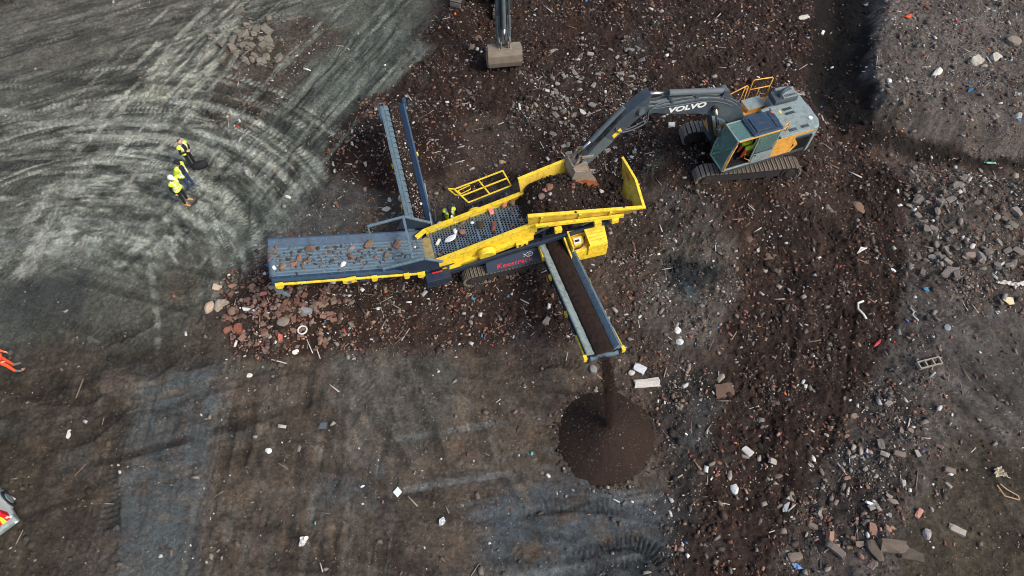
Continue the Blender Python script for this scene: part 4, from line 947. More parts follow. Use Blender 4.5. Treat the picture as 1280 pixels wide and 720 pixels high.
for k in range(12):
    p = A0.lerp(A1, (k+.6)/12.5)
    for y in (-.78, .80): MB().cyl((p.x, y, p.z+(.085 if y < 0 else .16)), (p.x, y, p.z+(.115 if y < 0 else .20)), .025, n=8).build('bolt', M['steelb'], sc_)
# yellow rail with clamps along the near side
def onA(x): t_ = (x-A0.x)/(A1.x-A0.x); return A0.z+(A1.z-A0.z)*t_
yr_ = -.97
rl = MB().bar((-4.75, yr_, onA(-4.75)-.04), (.3, yr_, onA(.3)-.04), .07, .08).build('yellow_rail', M['yellow'], sc_, bevel=.01)
for x, w_ in ((-4.85, .28), (-2.45, .5), (-1.55, .22), (-.35, .22), (.2, .3)):
    MB().prism([(x-w_/2, onA(x)-.12), (x-w_/4, onA(x)-.20), (x+w_/4, onA(x)-.20), (x+w_/2, onA(x)-.12), (x+w_/2, onA(x)+.04), (x-w_/2, onA(x)+.06)], yr_-.10, yr_+.035).build('clamp', M['yellow'], rl, bevel=.01)
MB().cyl((-2.45, yr_-.11, onA(-2.45)-.06), (-2.45, yr_-.14, onA(-2.45)-.06), .07, n=12).build('clamp_bolt', M['steelb'], rl)
MB().bar((-2.1, yr_-.05, onA(-2.1)-.16), (-1.3, yr_-.05, onA(-1.3)-.16), .05, .06).build('rail_link', M['navy'], rl)
MB().box(-5.1, -4.85, -1.0, -.86, 2.05, 2.6).bar((-4.95, -.93, 2.1), (-4.75, -.93, 1.75), .1, .12).build('end_bracket', M['steelb'], sc_, bevel=.02)
MB().box(-5.1, -4.85, .86, .95, 2.2, 2.6).build('end_bracket', M['steelb'], sc_, bevel=.02)
for s in (-1, 1): MB().bar((-3.6, .7*s, onA(-3.6)-.3), (.9, .7*s, .75), .09, .12).build('stay', M['navy'], sc_)
for k in range(5):
    x = -4.3+k*1.05; MB().box(x-.05, x+.05, -.86, .86, onA(x)-.42, onA(x)-.33).build('belt_support', M['navy'], sc_)
# blue portal bridging the belt tail
pf = MB().bar((-1.4, 1.0, 2.34), (.06, 1.0, 2.46), .09).bar((.06, 1.0, 2.46), (1.0, .98, 1.75), .09).bar((.02, 1.0, 2.44), (.02, -.9, 2.36), .10).bar((-1.16, -.95, 2.16), (.44, -.95, 2.24), .09).bar((.44, -.95, 2.24), (1.1, -.98, 1.8), .09)
pf.build('portal_frame', M['steelb'], sc_, bevel=.015)
MB().plate([(-.05, 1.02, 2.42), (.95, 1.0, 1.76), (.95, 1.0, 1.4), (-.3, 1.02, 1.75)], .03).build('gusset_plate', M['navy'], sc_)
MB().plate([(-.6, -.97, 2.14), (.44, -.97, 2.18), (.95, -.99, 1.8), (.95, -.99, 1.42), (-.3, -.97, 1.6)], .03).build('gusset_plate', M['navy'], sc_)
for x, y in ((-1.38, 1.0), (-1.14, -.95)): MB().bar((x, y, 2.3 if y > 0 else 2.14), (x, y*.88, onA(x)+.1), .06).build('portal_leg', M['steelb'], sc_)
# ---- screen box
def dz(x): return 1.36+(x-.85)*.262           # deck height along the slope
SX0, SX1 = .75, 4.92; hw = .74
for y0, y1, nm in ((-hw-.06, -hw, 'near'), (hw, hw+.06, 'far')):
    MB().prism([(SX0, dz(SX0)-.42), (SX1, dz(SX1)-.42), (SX1, dz(SX1)+.26), (SX0, dz(SX0)+.22)], y0, y1).build('screen_side', M['yellow'], sc_, bevel=.01)
    yc = y0-.05 if nm == 'near' else y1+.05
    MB().bar((SX0-.05, (y0+y1)/2, dz(SX0)+.25), (SX1, (y0+y1)/2, dz(SX1)+.29), .17, .06).build('side_rim', M['yellow'], sc_, bevel=.01)
    for k in range(7):
        x = 1.0+k*.62; MB().cyl((x, y0-.008 if nm == 'near' else y1, dz(x)+.08), (x, y0 if nm == 'near' else y1+.008, dz(x)+.08), .02, n=6).build('bolt', M['tan'], sc_)
MB().bar((SX0-.02, hw+.03, dz(SX0)+.25), (.32, hw-.20, 1.56), .17, .10).build('chute_lip', M['yellow'], sc_, bevel=.01)
MB().prism([(1.05, dz(1.05)-.52), (4.75, dz(4.75)-.52), (4.75, dz(4.75)-.30), (1.05, dz(1.05)-.30)], -hw-.20, -hw-.061).build('side_flange', M['yellow'], sc_, bevel=.01)
for x, kind in ((1.55, 0), (2.85, 1), (4.25, 0)):      # spring seats and the drive cover
    z = dz(x)-.33
    if kind:
        MB().cyl((x, -hw-.10, z+.10), (x, -hw-.34, z+.06), .36, .33, 24).build('drive_cover', M['yellow'], sc_, bevel=.03)
    else:
        sp0 = MB().prism([(x-.24, z-.22), (x+.24, z-.16), (x+.24, z+.06), (x-.24, z)], -hw-.34, -hw-.201).build('spring_seat', M['yellow'], sc_, bevel=.02)
        for dx in (-.11, 0, .11): MB().cyl((x+dx, -hw-.27, z-.42), (x+dx, -hw-.27, z-.16+.125*dx), .045, n=10).build('spring', M['black'], sp0)
        for dx in (-.10, .10): MB().cyl((x+dx, -hw-.343, z-.06), (x+dx, -hw-.36, z-.06), .05, n=10).build('seat_hole', M['black'], sp0)
MB().cyl((2.85, hw+.062, dz(2.85)-.1), (2.85, hw+.26, dz(2.85)-.1), .34, n=24).build('drive_cover', M['yellow'], sc_, bevel=.03)
# punched deck: panels with real holes between lighter cross bars
def panel(x0, x1, nx_, ny_):
    m = MB(); px_ = (x1-x0)/nx_; py_ = 2*(hw-.02)/ny_; vs = []; fs = []
    idx = {}
    def vid(x, y):
        k = (round(x, 4), round(y, 4))
        if k not in idx: idx[k] = len(vs); vs.append((x, y, dz(x)))
        return idx[k]
    hr = .33
    for i in range(nx_):
        off = .5*py_ if i % 2 else 0
        for j in range(ny_-(1 if i % 2 else 0)):
            cx, cy = x0+(i+.5)*px_, -hw+.02+(j+.5)*py_+off
            o_ = [vid(cx+a*px_, cy+b_*py_) for a, b_ in ((-.5, -.5), (0, -.5), (.5, -.5), (.5, 0), (.5, .5), (0, .5), (-.5, .5), (-.5, 0))]
            h_ = [vid(cx+px_*.37*math.cos(R(a)), cy+py_*.40*math.sin(R(a))) for a in (225, 270, 315, 0, 45, 90, 135, 180)]
            for k in range(8): fs.append((o_[k], o_[(k+1) % 8], h_[(k+1) % 8], h_[k]))
        if i % 2:
            for sgn in (-1, 1):
                y_a = -hw+.02 if sgn < 0 else hw-.02; y_b = y_a+sgn*-.5*py_
                q = [(x0+i*px_, y_a), (x0+(i+1)*px_, y_a), (x0+(i+1)*px_, y_b), (x0+i*px_, y_b)]
                fs.append(tuple(vid(*p) for p in (q if sgn < 0 else q[::-1])))
    m.add(vs, fs); o = m.build('screen_panel', M['deck'], sc_)
    md = o.modifiers.new('thick', 'SOLIDIFY'); md.thickness = .025; md.offset = 0
    return o
xs_ = [.92, 1.82, 2.72, 3.62, 4.62]
for a, b_ in zip(xs_[:-1], xs_[1:]): panel(a+.03, b_-.03, 8, 13)
for x in xs_: MB().prism([(x-.035, dz(x)-.05), (x+.035, dz(x)-.04), (x+.035, dz(x)+.03), (x-.035, dz(x)+.02)], -hw+.005, hw-.005).build('deck_bar', M['steelb'], sc_)
MB().prism([(.95, dz(.95)-.62), (4.8, dz(4.8)-.62), (4.8, dz(4.8)-.58), (.95, dz(.95)-.58)], -hw, hw).build('lower_deck', M['soil'], sc_, label='dark soil covered lower deck seen through the punched holes')
MB().plate([(.88, -hw+.02, dz(.88)-.01), (.88, hw-.02, dz(.88)-.01), (.30, hw-.22, 1.16), (.30, -hw+.10, 1.16)], .03).build('discharge_chute', M['tan'], sc_, label='worn tan steel chute at the foot of the screen')
# ---- hopper
F0, F1, F2 = (4.62, .98, 3.30), (7.05, 1.36, 3.50), (8.95, 1.62, 3.30)
def wing(top, bot, nm, lab=None):
    m = MB(); m.plate(top+bot[::-1], .05); return m.build(nm, M['yellow_in'], sc_, bevel=.008, label=lab)
F1 = (7.20, 1.38, 3.51)
wing([F0, F1], [(4.72, .66, 2.30), (7.20, .72, 2.05)], 'hopper_wing', 'raised far wing of the yellow hopper')
MB().bar(F0, F1, .12, .08).build('wing_rim', M['yellow'], sc_, bevel=.01)
N0, N1 = (4.48, -.88, 3.42), (8.92, -1.30, 2.96)
wing([N1, N0], [(8.7, -.80, 2.0), (4.6, -.70, 2.35)], 'hopper_wing', 'near wing of the yellow hopper')
MB().bar(N0, (9.05, -1.31, 2.95), .13, .09).build('wing_rim', M['yellow'], sc_, bevel=.01)
for t_ in (.12, .45, .72): 
    p = Vector(N0).lerp(Vector(N1), t_); MB().bar(p+Vector((0, -.06, -.06)), p+Vector((.02, .12, -.75)), .10, .06).build('wing_rib', M['yellow'], sc_, bevel=.008)
MB().bar((4.75, -1.02, 2.86), (8.25, -1.22, 2.56), .10, .16).build('hinge_beam', M['yellow'], sc_, bevel=.012)
for x, z in ((5.6, 2.72), (7.2, 2.58), (7.9, 2.52)): MB().box(x-.14, x+.14, -1.34, -1.16, z-.2, z+.02).build('hinge_block', M['yellow'], sc_, bevel=.015)
for x, z in ((5.05, 2.85), (6.9, 2.7)): MB().bar((x-.3, -1.1, z-.35), (x+.2, -1.14, z-.06), .06).build('wing_ram', M['exdark'], sc_)
for s_, (xa, za) in ((0, (6.3, 3.23)), (1, (8.2, 3.03))): MB().cyl((xa, -1.08-.1*s_, za+.04), (xa, -1.08-.1*s_, za+.07), .045, n=10).build('bolt', M['black'], sc_)
B = [(8.98, -1.30, 2.98), (9.02, -.2, 3.25), (8.86, .95, 3.34), (8.80, .55, 2.62), (8.45, .50, 2.05), (8.35, -.72, 2.0)]
bd_ = MB(); bd_.add([Vector(p) for p in B]+[Vector(p)+Vector((.05, 0, -.01)) for p in B], [(0, 1, 5), (1, 4, 5), (1, 3, 4), (1, 2, 3), (6, 11, 7), (7, 11, 10), (7, 10, 9), (7, 9, 8)]+[(i, (i+1) % 6, (i+1) % 6+6, i+6) for i in range(6)])
bdo = bd_.build('tail_door', M['yellow_in'], sc_, label='yellow hopper end door with red lettering')
MB().bar(B[0], B[1], .11, .08).bar(B[1], B[2], .10, .08).build('door_rim', M['yellow'], bdo, bevel=.01)
dn = (Vector(B[4])-Vector(B[5])).cross(Vector(B[1])-Vector(B[5])).normalized(); dn = -dn if dn.x > 0 else dn
dy_ = (Vector(B[1])-Vector(B[0])).normalized(); dctr = (Vector(B[1])*.70+Vector(B[4])*.30)
letter(text_mesh('door_lettering', 'Keestrack', .18, 1.0, 0, bold=.001), M['red'], sc_, dctr+dn*.02+dy_*.1+Vector((.06, 0, .05)), -dy_, Vector((1, 0, .9)), 'lettering', 'small red lettering on the hopper door')
k_ = Vector(B[0])*.45+Vector(B[4])*.2+Vector(B[1])*.35+dn*.025
MB().plate([k_, k_+dy_*.18+Vector((.03, 0, .03)), k_+dy_*.20+Vector((.16, 0, .16)), k_+Vector((.13, 0, .13))], .008).build('sticker', M['lightblue'], sc_, label='pale blue sticker on the hopper door')
MB().plate([(4.6, -.72, 2.28), (8.4, -.74, 1.98), (8.4, .70, 1.98), (4.6, .68, 2.28)], .05).build('hopper_floor', M['tan'], sc_)
for s in (-1, 1):
    for x in (5.2, 8.0): MB().bar((x, .75*s, 1.5), (x, .78*s, 2.2), .12).build('hopper_post', M['navy'], sc_)
MB().box(4.62, 4.74, -.72, .70, 2.28, 2.46).build('feed_lip', M['steelb'], sc_)
# ---- engine enclosure on the near side
e0 = MB(); e0.box(6.05, 7.55, -1.80, -1.05, .95, 1.62).build('engine_box', M['yellow'], sc_, bevel=.03)
MB().box(6.05, 6.12, -1.84, -1.03, 1.1, 2.06).build('box_wall', M['yellow'], sc_, bevel=.01); MB().box(6.12, 7.52, -1.10, -1.03, 1.62, 2.02).build('box_wall', M['yellow'], sc_, bevel=.01)
dd = MB().plate([(6.72, -1.10, 2.06), (7.56, -1.10, 2.03), (7.50, -1.78, 1.86), (6.78, -1.82, 1.86)], .06).build('engine_cover', M['yellow'], sc_, bevel=.012, label='yellow slatted engine cover')
for k in range(4):
    u_ = .2+.19*k; a_ = Vector((6.82, -1.10, 2.09)).lerp(Vector((6.86, -1.80, 1.89)), u_); b_ = Vector((7.46, -1.10, 2.065)).lerp(Vector((7.43, -1.77, 1.89)), u_)
    MB().bar(a_+Vector((0, 0, .003)), b_+Vector((0, 0, .003)), .025, .02).build('slat', M['yellow_in'], dd)
MB().plate([(6.72, -1.82, 1.85), (7.50, -1.80, 1.85), (7.50, -1.82, 1.3), (6.72, -1.84, 1.3)], .04).build('engine_door', M['yellow'], sc_, bevel=.01)
MB().box(6.22, 6.62, -1.62, -1.2, 1.622, 1.82).box(6.2, 6.7, -1.78, -1.64, 1.622, 1.70).build('engine_block', M['yellow_in'], sc_, bevel=.02)
MB().plate([(6.25, -1.30, 1.84), (6.55, -1.28, 1.84), (6.50, -1.58, 1.835), (6.22, -1.56, 1.835)], .01).build('label_plate', M['white'], sc_)
MB().box(6.28, 6.46, -1.48, -1.38, 1.848, 1.853).build('label_print', M['black'], sc_)
MB().tube([(6.2, -1.7, 1.7), (6.4, -1.75, 1.82), (6.65, -1.6, 1.86), (6.7, -1.3, 1.85)], .03).build('hose', M['rubber'], sc_, smooth=True)
MB().box(5.98, 6.0, -2.2, -1.5, 1.0, 1.5).bar((5.9, -1.2, 1.9), (6.0, -2.4, 1.6), .07, .10).build('yellow_strut', M['yellow'], sc_, bevel=.01)
# ---- handrail on the far side
hr_ = MB(); q0, q1, q2, q3 = Vector((2.17, 1.34, 3.05)), Vector((4.11, 1.34, 3.55)), Vector((4.42, 1.26, 2.64)), Vector((2.66, 1.26, 2.14))
for a, b_ in ((q0, q1), (q1, q2), (q2, q3), (q3, q0), (q0.lerp(q1, .5), q3.lerp(q2, .5)), (q0.lerp(q3, .5), q1.lerp(q2, .5))): hr_.bar(a, b_, .05)
for a, b_ in ((q0, q0+Vector((-.22, .1, -.02))), (q0+Vector((-.22, .1, -.02)), q0.lerp(q3, .45)+Vector((-.2, .1, -.02))), (q0.lerp(q3, .45)+Vector((-.2, .1, -.02)), q0.lerp(q3, .45))): hr_.bar(a, b_, .045)
hr_.build('handrail', M['yellow'], sc_, bevel=.008)
lp = [q0.lerp(q1, .03).lerp(q3, .15), q0.lerp(q1, .33).lerp(q3, .10), q0.lerp(q1, .36).lerp(q3, .32), q0.lerp(q1, .05).lerp(q3, .38)]
MB().tube(lp+[lp[0]], .022, 6).build('rail_loop', M['yellow'], sc_)
MB().bar((2.6, 1.20, 2.06), (4.4, 1.20, 2.56), .06, .05).build('rail_foot', M['navy'], sc_)
for x in (2.8, 4.2): MB().bar((x, 1.2, dz(x)+.1), (x, .85, dz(x)-.2), .06).build('walkway_bracket', M['navy'], sc_)
# ---- slim conveyors (fines to the near side, mid size to the far side)
def slim(p0, p1, nm, wide, mats, sag, soil):
    p0, p1 = Vector(p0), Vector(p1); d = (p1-p0).normalized(); side = Vector((1, 0, 0)); L_ = (p1-p0).length
    W6 = wide/.6
    lab = {'fines': 'of the fines conveyor', 'side': 'of the narrow far conveyor'}[nm]
    for s in (-1, 1):
        sweep(MB(), [(s*.60*W6, -.30), (s*.60*W6, -.18), (s*.53*W6, -.18), (s*.53*W6, -.30)][::s], p0, p1, side).build('conveyor_beam', M['navy'], sc_)
        sweep(MB(), [(s*.60*W6, -.06), (s*.60*W6, -.0), (s*.53*W6, -.0), (s*.53*W6, -.06)][::s], p0, p1, side).build('conveyor_beam', M[mats[0]], sc_)
        if s < 0 or nm == 'side':
            sec = [(s*.62, .10), (s*.62, .24), (s*.58, .25), (s*.30, .08), (s*.30, .04)] if nm == 'fines' else [(s*.64, .02), (s*.64, .26), (s*.56, .27), (s*.32, .06), (s*.32, .02)]
        else: sec = [(s*.62, .06), (s*.62, .24), (s*.54, .25), (s*.36, .08), (s*.36, .04)]
        sk = sweep(MB(), [(a_*W6, b_) for a_, b_ in sec][::s], p0+d*.1, p1-d*.05, side).build('skirt', M[mats[1] if s < 0 else mats[2]], sc_, label='side skirt '+lab)
        for k in range(int(L_/.42)):
            q = p0+d*(.3+k*.42); MB().bar(q+side*s*.57*W6+Vector((0, 0, -.25)), q+side*s*.57*W6+Vector((0, 0, -.02)), .03, .04).build('lattice_post', M['navy'], sk)
            if k % 2 == 0: MB().bar(q+side*s*.565*W6+Vector((0, 0, -.25)), q+d*.42+side*s*.565*W6+Vector((0, 0, -.02)), .025, .03).build('lattice_brace', M['navy'], sk)
    sweep(MB(), [(a_*W6, b_) for a_, b_ in [(-.5, .09), (-.3, .0), (.3, .0), (.5, .09), (.5, .07), (.3, -.02), (-.3, -.02), (-.5, .07)]][::-1], p0, p1, side).build('belt', M['black'], sc_)
    for k in range(int(L_/.9)):
        q = p0+d*(.5+k*.9); MB().cyl(q+side*-.5*W6+Vector((0, 0, -.09)), q+side*.5*W6+Vector((0, 0, -.09)), .055, n=10).build('idler_roller', M['steelb'], sc_)
    MB().cyl(p1+side*-.5*W6-d*.02+Vector((0, 0, -.10)), p1+side*.5*W6-d*.02+Vector((0, 0, -.10)), .11, n=16).build('head_drum', M['belt'], sc_)
    return d
fp0, fp1 = (5.56, -.75, 1.25), (5.56, -6.70, 2.85)
fd = slim(fp0, fp1, 'fines', .6, ('navy', 'pale', 'steelb'), 0, True)
sp0, sp1 = (.62, .95, 1.15), (.62, 6.45, 2.92)
sd_ = slim(sp0, sp1, 'side', .49, ('navy', 'skirt', 'blue'), 0, True)
# hanging rubber flaps along one side of the far conveyor
for k in range(22):
    q = Vector(sp0)+sd_*(.35+k*.245)
    MB().plate([q+Vector((-.36, 0, .20)), q+Vector((-.36, 0, .20))+sd_*.24, q+Vector((-.20, 0, .10))+sd_*.24, q+Vector((-.17, 0, .10))+sd_*.02], .012).build('rubber_flap', M['skirt'], sc_)
# yellow fittings on the fines conveyor
for y_, s in ((-2.0, 1), (-3.4, 1), (-5.0, 1), (-1.0, 1), (-2.7, -1), (-4.6, -1)):
    q = Vector(fp0).lerp(Vector(fp1), (y_+.75)/-5.95)
    MB().box(q.x+s*.62, q.x+s*.70, q.y-.10, q.y+.10, q.z-.14, q.z+.04).build('yellow_bracket', M['yellow'], sc_, bevel=.008)
for s in (-1, 1):
    q = Vector(fp1); MB().bar(q+Vector((s*.68, .15, .0)), q-fd*1.05+Vector((s*.66, 0, .02)), .06, .10).box(q.x+s*.68-.06, q.x+s*.68+.06, q.y-.06, q.y+.12, q.z-.12, q.z+.10).build('end_rail', M['yellow'], sc_, bevel=.01)
    MB().bar(q-fd*.1+Vector((s*.66, 0, -.02)), q-fd*1.0+Vector((s*.70, 0, -.05)), .05, .09).build('tension_rod', M['pale'], sc_)
MB().bar((4.98, -.8, 1.35), (4.92, -1.75, 1.62), .10, .26).build('yellow_cheek', M['yellow'], sc_, bevel=.01); MB().bar((6.16, -1.0, 1.5), (6.18, -2.4, 1.75), .06, .14).build('yellow_cheek', M['yellow'], sc_, bevel=.01)
for s in (-1, 1): MB().bar((5.56+s*.5, -3.6, 1.85), (5.56+s*.5, -.9, .8), .07).bar((.62+s*.5, 3.6, 1.75), (.62+s*.5, 1.1, .8), .07).build('conveyor_stay', M['navy'], sc_)
MB().tube([(1.24, 2.0, 1.65), (1.30, 1.5, 1.9), (1.25, 1.1, 1.7)], .035).build('hose', M['rubber'], sc_)
MB().bar((1.18, 2.9, 1.85), (1.05, 1.0, 1.5), .05).build('chute_edge', M['pale'], sc_)
q = Vector(sp1); MB().box(q.x+.46, q.x+.60, q.y-.22, q.y+.05, q.z+.02, q.z+.30).build('end_cap', M['blue'], sc_, bevel=.02); MB().box(q.x-.62, q.x-.53, q.y-.75, q.y+.02, q.z-.1, q.z+.22).build('end_cap', M['blue'], sc_, bevel=.02)
for y_, s in ((3.9, -1), (2.2, -1), (4.2, 1)):
    qq = Vector(sp0).lerp(Vector(sp1), (y_-.95)/5.5); MB().box(qq.x+s*.56-.03, qq.x+s*.56+.03, qq.y-.08, qq.y+.08, qq.z-.04, qq.z+.06).build('yellow_bracket', M['yellow'], sc_)

# ================================================================== MATERIAL ON THE PLANT
def heap(name, label, cat, W_, H_, hfun, mask, base=-.05, step=.06, m='soil', parent_xform=None):
    """lumpy heap over a plan region given in plant coordinates"""
    xs = np.arange(W_[0], W_[1]+1e-6, step); ys = np.arange(H_[0], H_[1]+1e-6, step)
    Xh, Yh = np.meshgrid(xs, ys); Zh = hfun(Xh, Yh)+.15*fbm(Xh*2.2+5, Yh*2.2, 4, 201)+.03*fbm(Xh*9, Yh*9, 2, 207)
    ok = mask(Xh, Yh); idx = -np.ones(Xh.shape, int); vs = []; fs = []
    P_ = np.stack([Xh, Yh, Zh], -1)
    nyh, nxh = Xh.shape
    for j in range(nyh-1):
        for i in range(nxh-1):
            if ok[j, i] and ok[j, i+1] and ok[j+1, i] and ok[j+1, i+1]:
                f = []
                for jj, ii in ((j, i), (j, i+1), (j+1, i+1), (j+1, i)):
                    if idx[jj, ii] < 0: idx[jj, ii] = len(vs); vs.append(tuple(P_[jj, ii]))
                    f.append(int(idx[jj, ii]))
                fs.append(tuple(f))
    bm = bmesh.new(); bv = [bm.verts.new(v) for v in vs]
    for f in fs: bm.faces.new([bv[i] for i in f])
    be = [e_ for e_ in bm.edges if e_.is_boundary]
    r_ = bmesh.ops.extrude_edge_only(bm, edges=be)
    for v in r_['geom']:
        if isinstance(v, bmesh.types.BMVert): v.co.z -= .35
    bmesh.ops.recalc_face_normals(bm, faces=bm.faces)
    me = bpy.data.meshes.new(name); bm.to_mesh(me); bm.free()
    for p in me.polygons: p.use_smooth = True
    o = link(name, me, M[m]); o.matrix_world = SC_M; tag(o, label, cat); return o, (xs, ys, Zh)
def hop_h(x, y):
    a = 2.74+.72*np.exp(-((x-6.05)/.95)**2-((y-.25)/.8)**2)+.25*np.exp(-((x-5.2)/.6)**2-((y-.3)/.6)**2)-.28*np.exp(-((x-7.7)/.6)**2-((y-.3)/.7)**2)
    return a-.55*sstep(5.1, 4.35, x)
def hop_m(x, y):
    f = lerp(.86, 1.02, np.clip((x-4.6)/2.4, 0, 1)); n_ = lerp(-.76, -.98, np.clip((x-4.6)/4.2, 0, 1))
    return (y < f*(1-.45*sstep(4.7, 4.2, x))) & (y > n_*(1-.4*sstep(4.9, 4.2, x))) & (x < 8.62+.15*np.sin(y*5))
hopper_soil, _hs = heap('hopper_soil', 'dark brown soil heaped in the yellow hopper under the bucket', 'soil heap', (4.2, 8.9), (-1.1, 1.15), hop_h, hop_m, m='hopsoil')
def hs_z(x, y):
    xs, ys, Zh = _hs; return float(Zh[min(len(ys)-1, max(0, int((y-ys[0])/.06))), min(len(xs)-1, max(0, int((x-xs[0])/.06)))])
def ribbon(name, label, p0, p1, hwid, hh, seed):
    p0, p1 = Vector(p0), Vector(p1); d = p1-p0; n = int(d.length/.07); k = 11
    vs = []
    for i in range(n+1):
        c_ = p0+d*(i/n)
        for j in range(k):
            u = -1+2*j/(k-1); vs.append((c_.x+u*hwid, c_.y, c_.z+hh*(1-u*u)**.7+.05*float(pnoise(np.array([i*.35+seed]), np.array([j*.7]), 3)[0])-.005+(.05*abs(u)**2)))
    fs = [(i*k+j, i*k+j+1, (i+1)*k+j+1, (i+1)*k+j) for i in range(n) for j in range(k-1)]
    me = bpy.data.meshes.new(name); me.from_pydata(vs, [], fs)
    for p in me.polygons: p.use_smooth = True
    o = link(name, me, M['soil']); o.matrix_world = SC_M
    md = o.modifiers.new('thick', 'SOLIDIFY'); md.thickness = .04
    tag(o, label, 'soil'); return o
fp0v, fp1v = Vector(fp0), Vector(fp1)
ribbon('soil_layer', 'layer of fine dark soil riding up the fines conveyor belt', fp0v+Vector((0, 0, .03)), fp1v+Vector((0, -.02, .03)), .32, .15, 0)
ribbon('soil_layer', 'stony brown soil riding up the narrow far conveyor belt', Vector(sp0)+Vector((.05, .2, .03)), Vector(sp1)+Vector((.05, 0, .03)), .22, .07, 40)
n = 420; rs_ = np.random.default_rng(41); t_ = rs_.uniform(.03, .99, n); u_ = rs_.uniform(-.9, .9, n)
pw = np.array([SW(*(Vector(sp0)+(Vector(sp1)-Vector(sp0))*float(a)+Vector((.05+.2*float(b_), 0, .09)))) for a, b_ in zip(t_, u_)])
scatter('belt_gravel', 'small stones in the soil on the narrow far conveyor', 'stones', IV, IF, pw, np.clip(.014*(1+rs_.pareto(2.2, n)), .014, .06), rs_.uniform(.6, 1.3, (n, 3)), .3, .5, stone_cols(n, rs_)*.9, rs_)
# fine cone and the soil pouring on to it
CH = 1.36; CR = 1.83
cz = hm1(CONE.x, CONE.y)
nr_, na_ = 46, 120; vs = []
for i in range(nr_+1):
    rr_ = CR*1.06*i/nr_
    for k in range(na_):
        a = 2*math.pi*k/na_; x = rr_*math.cos(a); y = rr_*math.sin(a); t_ = rr_/CR
        hgt = CH*(1-t_)+.03*math.exp(-(t_*8)**2)-.10*math.exp(-(t_*5)**2) if t_ < 1 else -(t_-1)*CH
        e_ = 1+.015*math.sin(3*a+1)+.008*math.sin(7*a)
        vs.append((x*e_, y*e_, hgt))
V_ = np.array(vs); ang_ = np.arctan2(V_[:, 1], V_[:, 0]); rad_ = np.hypot(V_[:, 0], V_[:, 1]); V_[:, 2] += .06*fbm(ang_*4, rad_*.5, 3, 209)*np.clip(rad_/CR, 0, 1)+.10*fbm(V_[:, 0]*.8, V_[:, 1]*.8, 2, 205)*np.clip(rad_/CR, 0, 1); V_[:, 2] += .03*fbm(V_[:, 0]*5, V_[:, 1]*5, 3, 211)+.016*fbm(V_[:, 0]*14, V_[:, 1]*14, 2, 213)
fs = [(i*na_+k, i*na_+(k+1) % na_, (i+1)*na_+(k+1) % na_, (i+1)*na_+k) for i in range(nr_) for k in range(na_)]
me = fast_mesh('soil_cone', V_, np.array(fs), 4); me.polygons.foreach_set('use_smooth', np.ones(len(fs), bool))
cone = link('soil_cone', me, M['soil'], loc=(CONE.x, CONE.y, cz-.06)); tag(cone, 'round cone of fine dark soil below the end of the fines conveyor', 'soil pile')
rc = np.random.default_rng(31)
def cone_pts(n):
    a = rc.uniform(0, 2*np.pi, n); t_ = np.sqrt(rc.uniform(0, 1, n)); x = CR*t_*np.cos(a); y = CR*t_*np.sin(a)
    return np.column_stack([CONE.x+x, CONE.y+y, cz-.05+CH*(1-t_)+.0])
n = 1500; pos = cone_pts(n); sz = np.clip(.008*(1+rc.pareto(3.2, n)), .008, .028); asp = rc.uniform(.6, 1.3, (n, 3))
n2 = 420; a2 = rc.uniform(0, 2*np.pi, n2); d2 = CR*rc.uniform(.93, 1.14, n2); x2 = CONE.x+d2*np.cos(a2); y2 = CONE.y+d2*np.sin(a2)
s2 = np.clip(.016*(1+rc.pareto(2.2, n2)), .015, .07)
scatter('cone_foot_lumps', 'clods and stones rolled to the foot of the soil cone', 'clods', IV, IF, np.column_stack([x2, y2, np.maximum(gi(Zg, x2, y2) if 'Zg' in globals() else 0*x2, cz-.05+CH*(1-d2/CR))+s2*.3]), s2, rc.uniform(.7, 1.3, (n2, 3)), .3, .5, np.where(rc.uniform(0, 1, (n2, 1)) < .7, np.array(c8(60, 48, 42)), stone_cols(n2, rc))*rc.uniform(.7, 1.3, (n2, 1)), rc)
scatter('cone_grit', 'pale grit speckled over the round soil cone', 'grit', IV, IF, pos, sz, asp, .25, .5, np.clip(stone_cols(n, rc)*.7, 0, .5), rc)
head = SW(*(fp1v+Vector((0, -.12, .02)))); apex = Vector((CONE.x, CONE.y, cz+CH-.12))
n = 17000; t_ = rc.uniform(0, 1, n)**.85
hx = head.x+(apex.x-head.x)*t_**.9; hy = head.y+(apex.y-head.y)*t_**.75; hz_ = head.z+(apex.z-head.z)*t_**1.7
wdt = .25-.12*t_; pos = np.column_stack([hx+np.clip(rc.normal(0, .42, n), -1.1, 1.1)*wdt, hy+rc.normal(0, .06, n), hz_+rc.normal(0, .05, n)])
sz = np.clip(.008*(1+rc.pareto(3, n)), .008, .035); asp = rc.uniform(.6, 1.3, (n, 3)); cl = np.repeat(np.array([c8(56, 43, 36)]), n, 0)*rc.uniform(.8, 1.2, (n, 1))
scatter('falling_soil', 'stream of loose soil falling from the fines conveyor to the cone', 'falling soil', IV, IF, pos, sz, asp, .3, .6, cl, rc)
# clods and stones on the hopper soil
n = 1300; x = rc.uniform(4.35, 8.5, n); y = rc.uniform(-.85, .95, n); k = hop_m(x, y); x, y = x[k], y[k]; n = len(x)
z = np.array([hs_z(a, b_) for a, b_ in zip(x, y)]); sz = np.clip(.025*(1+rc.pareto(2.5, n)), .02, .11)
pw = np.array([SW(a, b_, c_)[:] for a, b_, c_ in zip(x, y, z+sz*.3)]); asp = rc.uniform(.6, 1.2, (n, 3))
cl = np.where(rc.uniform(0, 1, (n, 1)) < .86, np.array(c8(46, 36, 31)), stone_cols(n, rc)*.8)*rc.uniform(.6, 1.5, (n, 1))
scatter('hopper_clods', 'clods and small stones in the hopper soil', 'clods', IV, IF, pw, sz, asp, .3, .5, cl, rc)

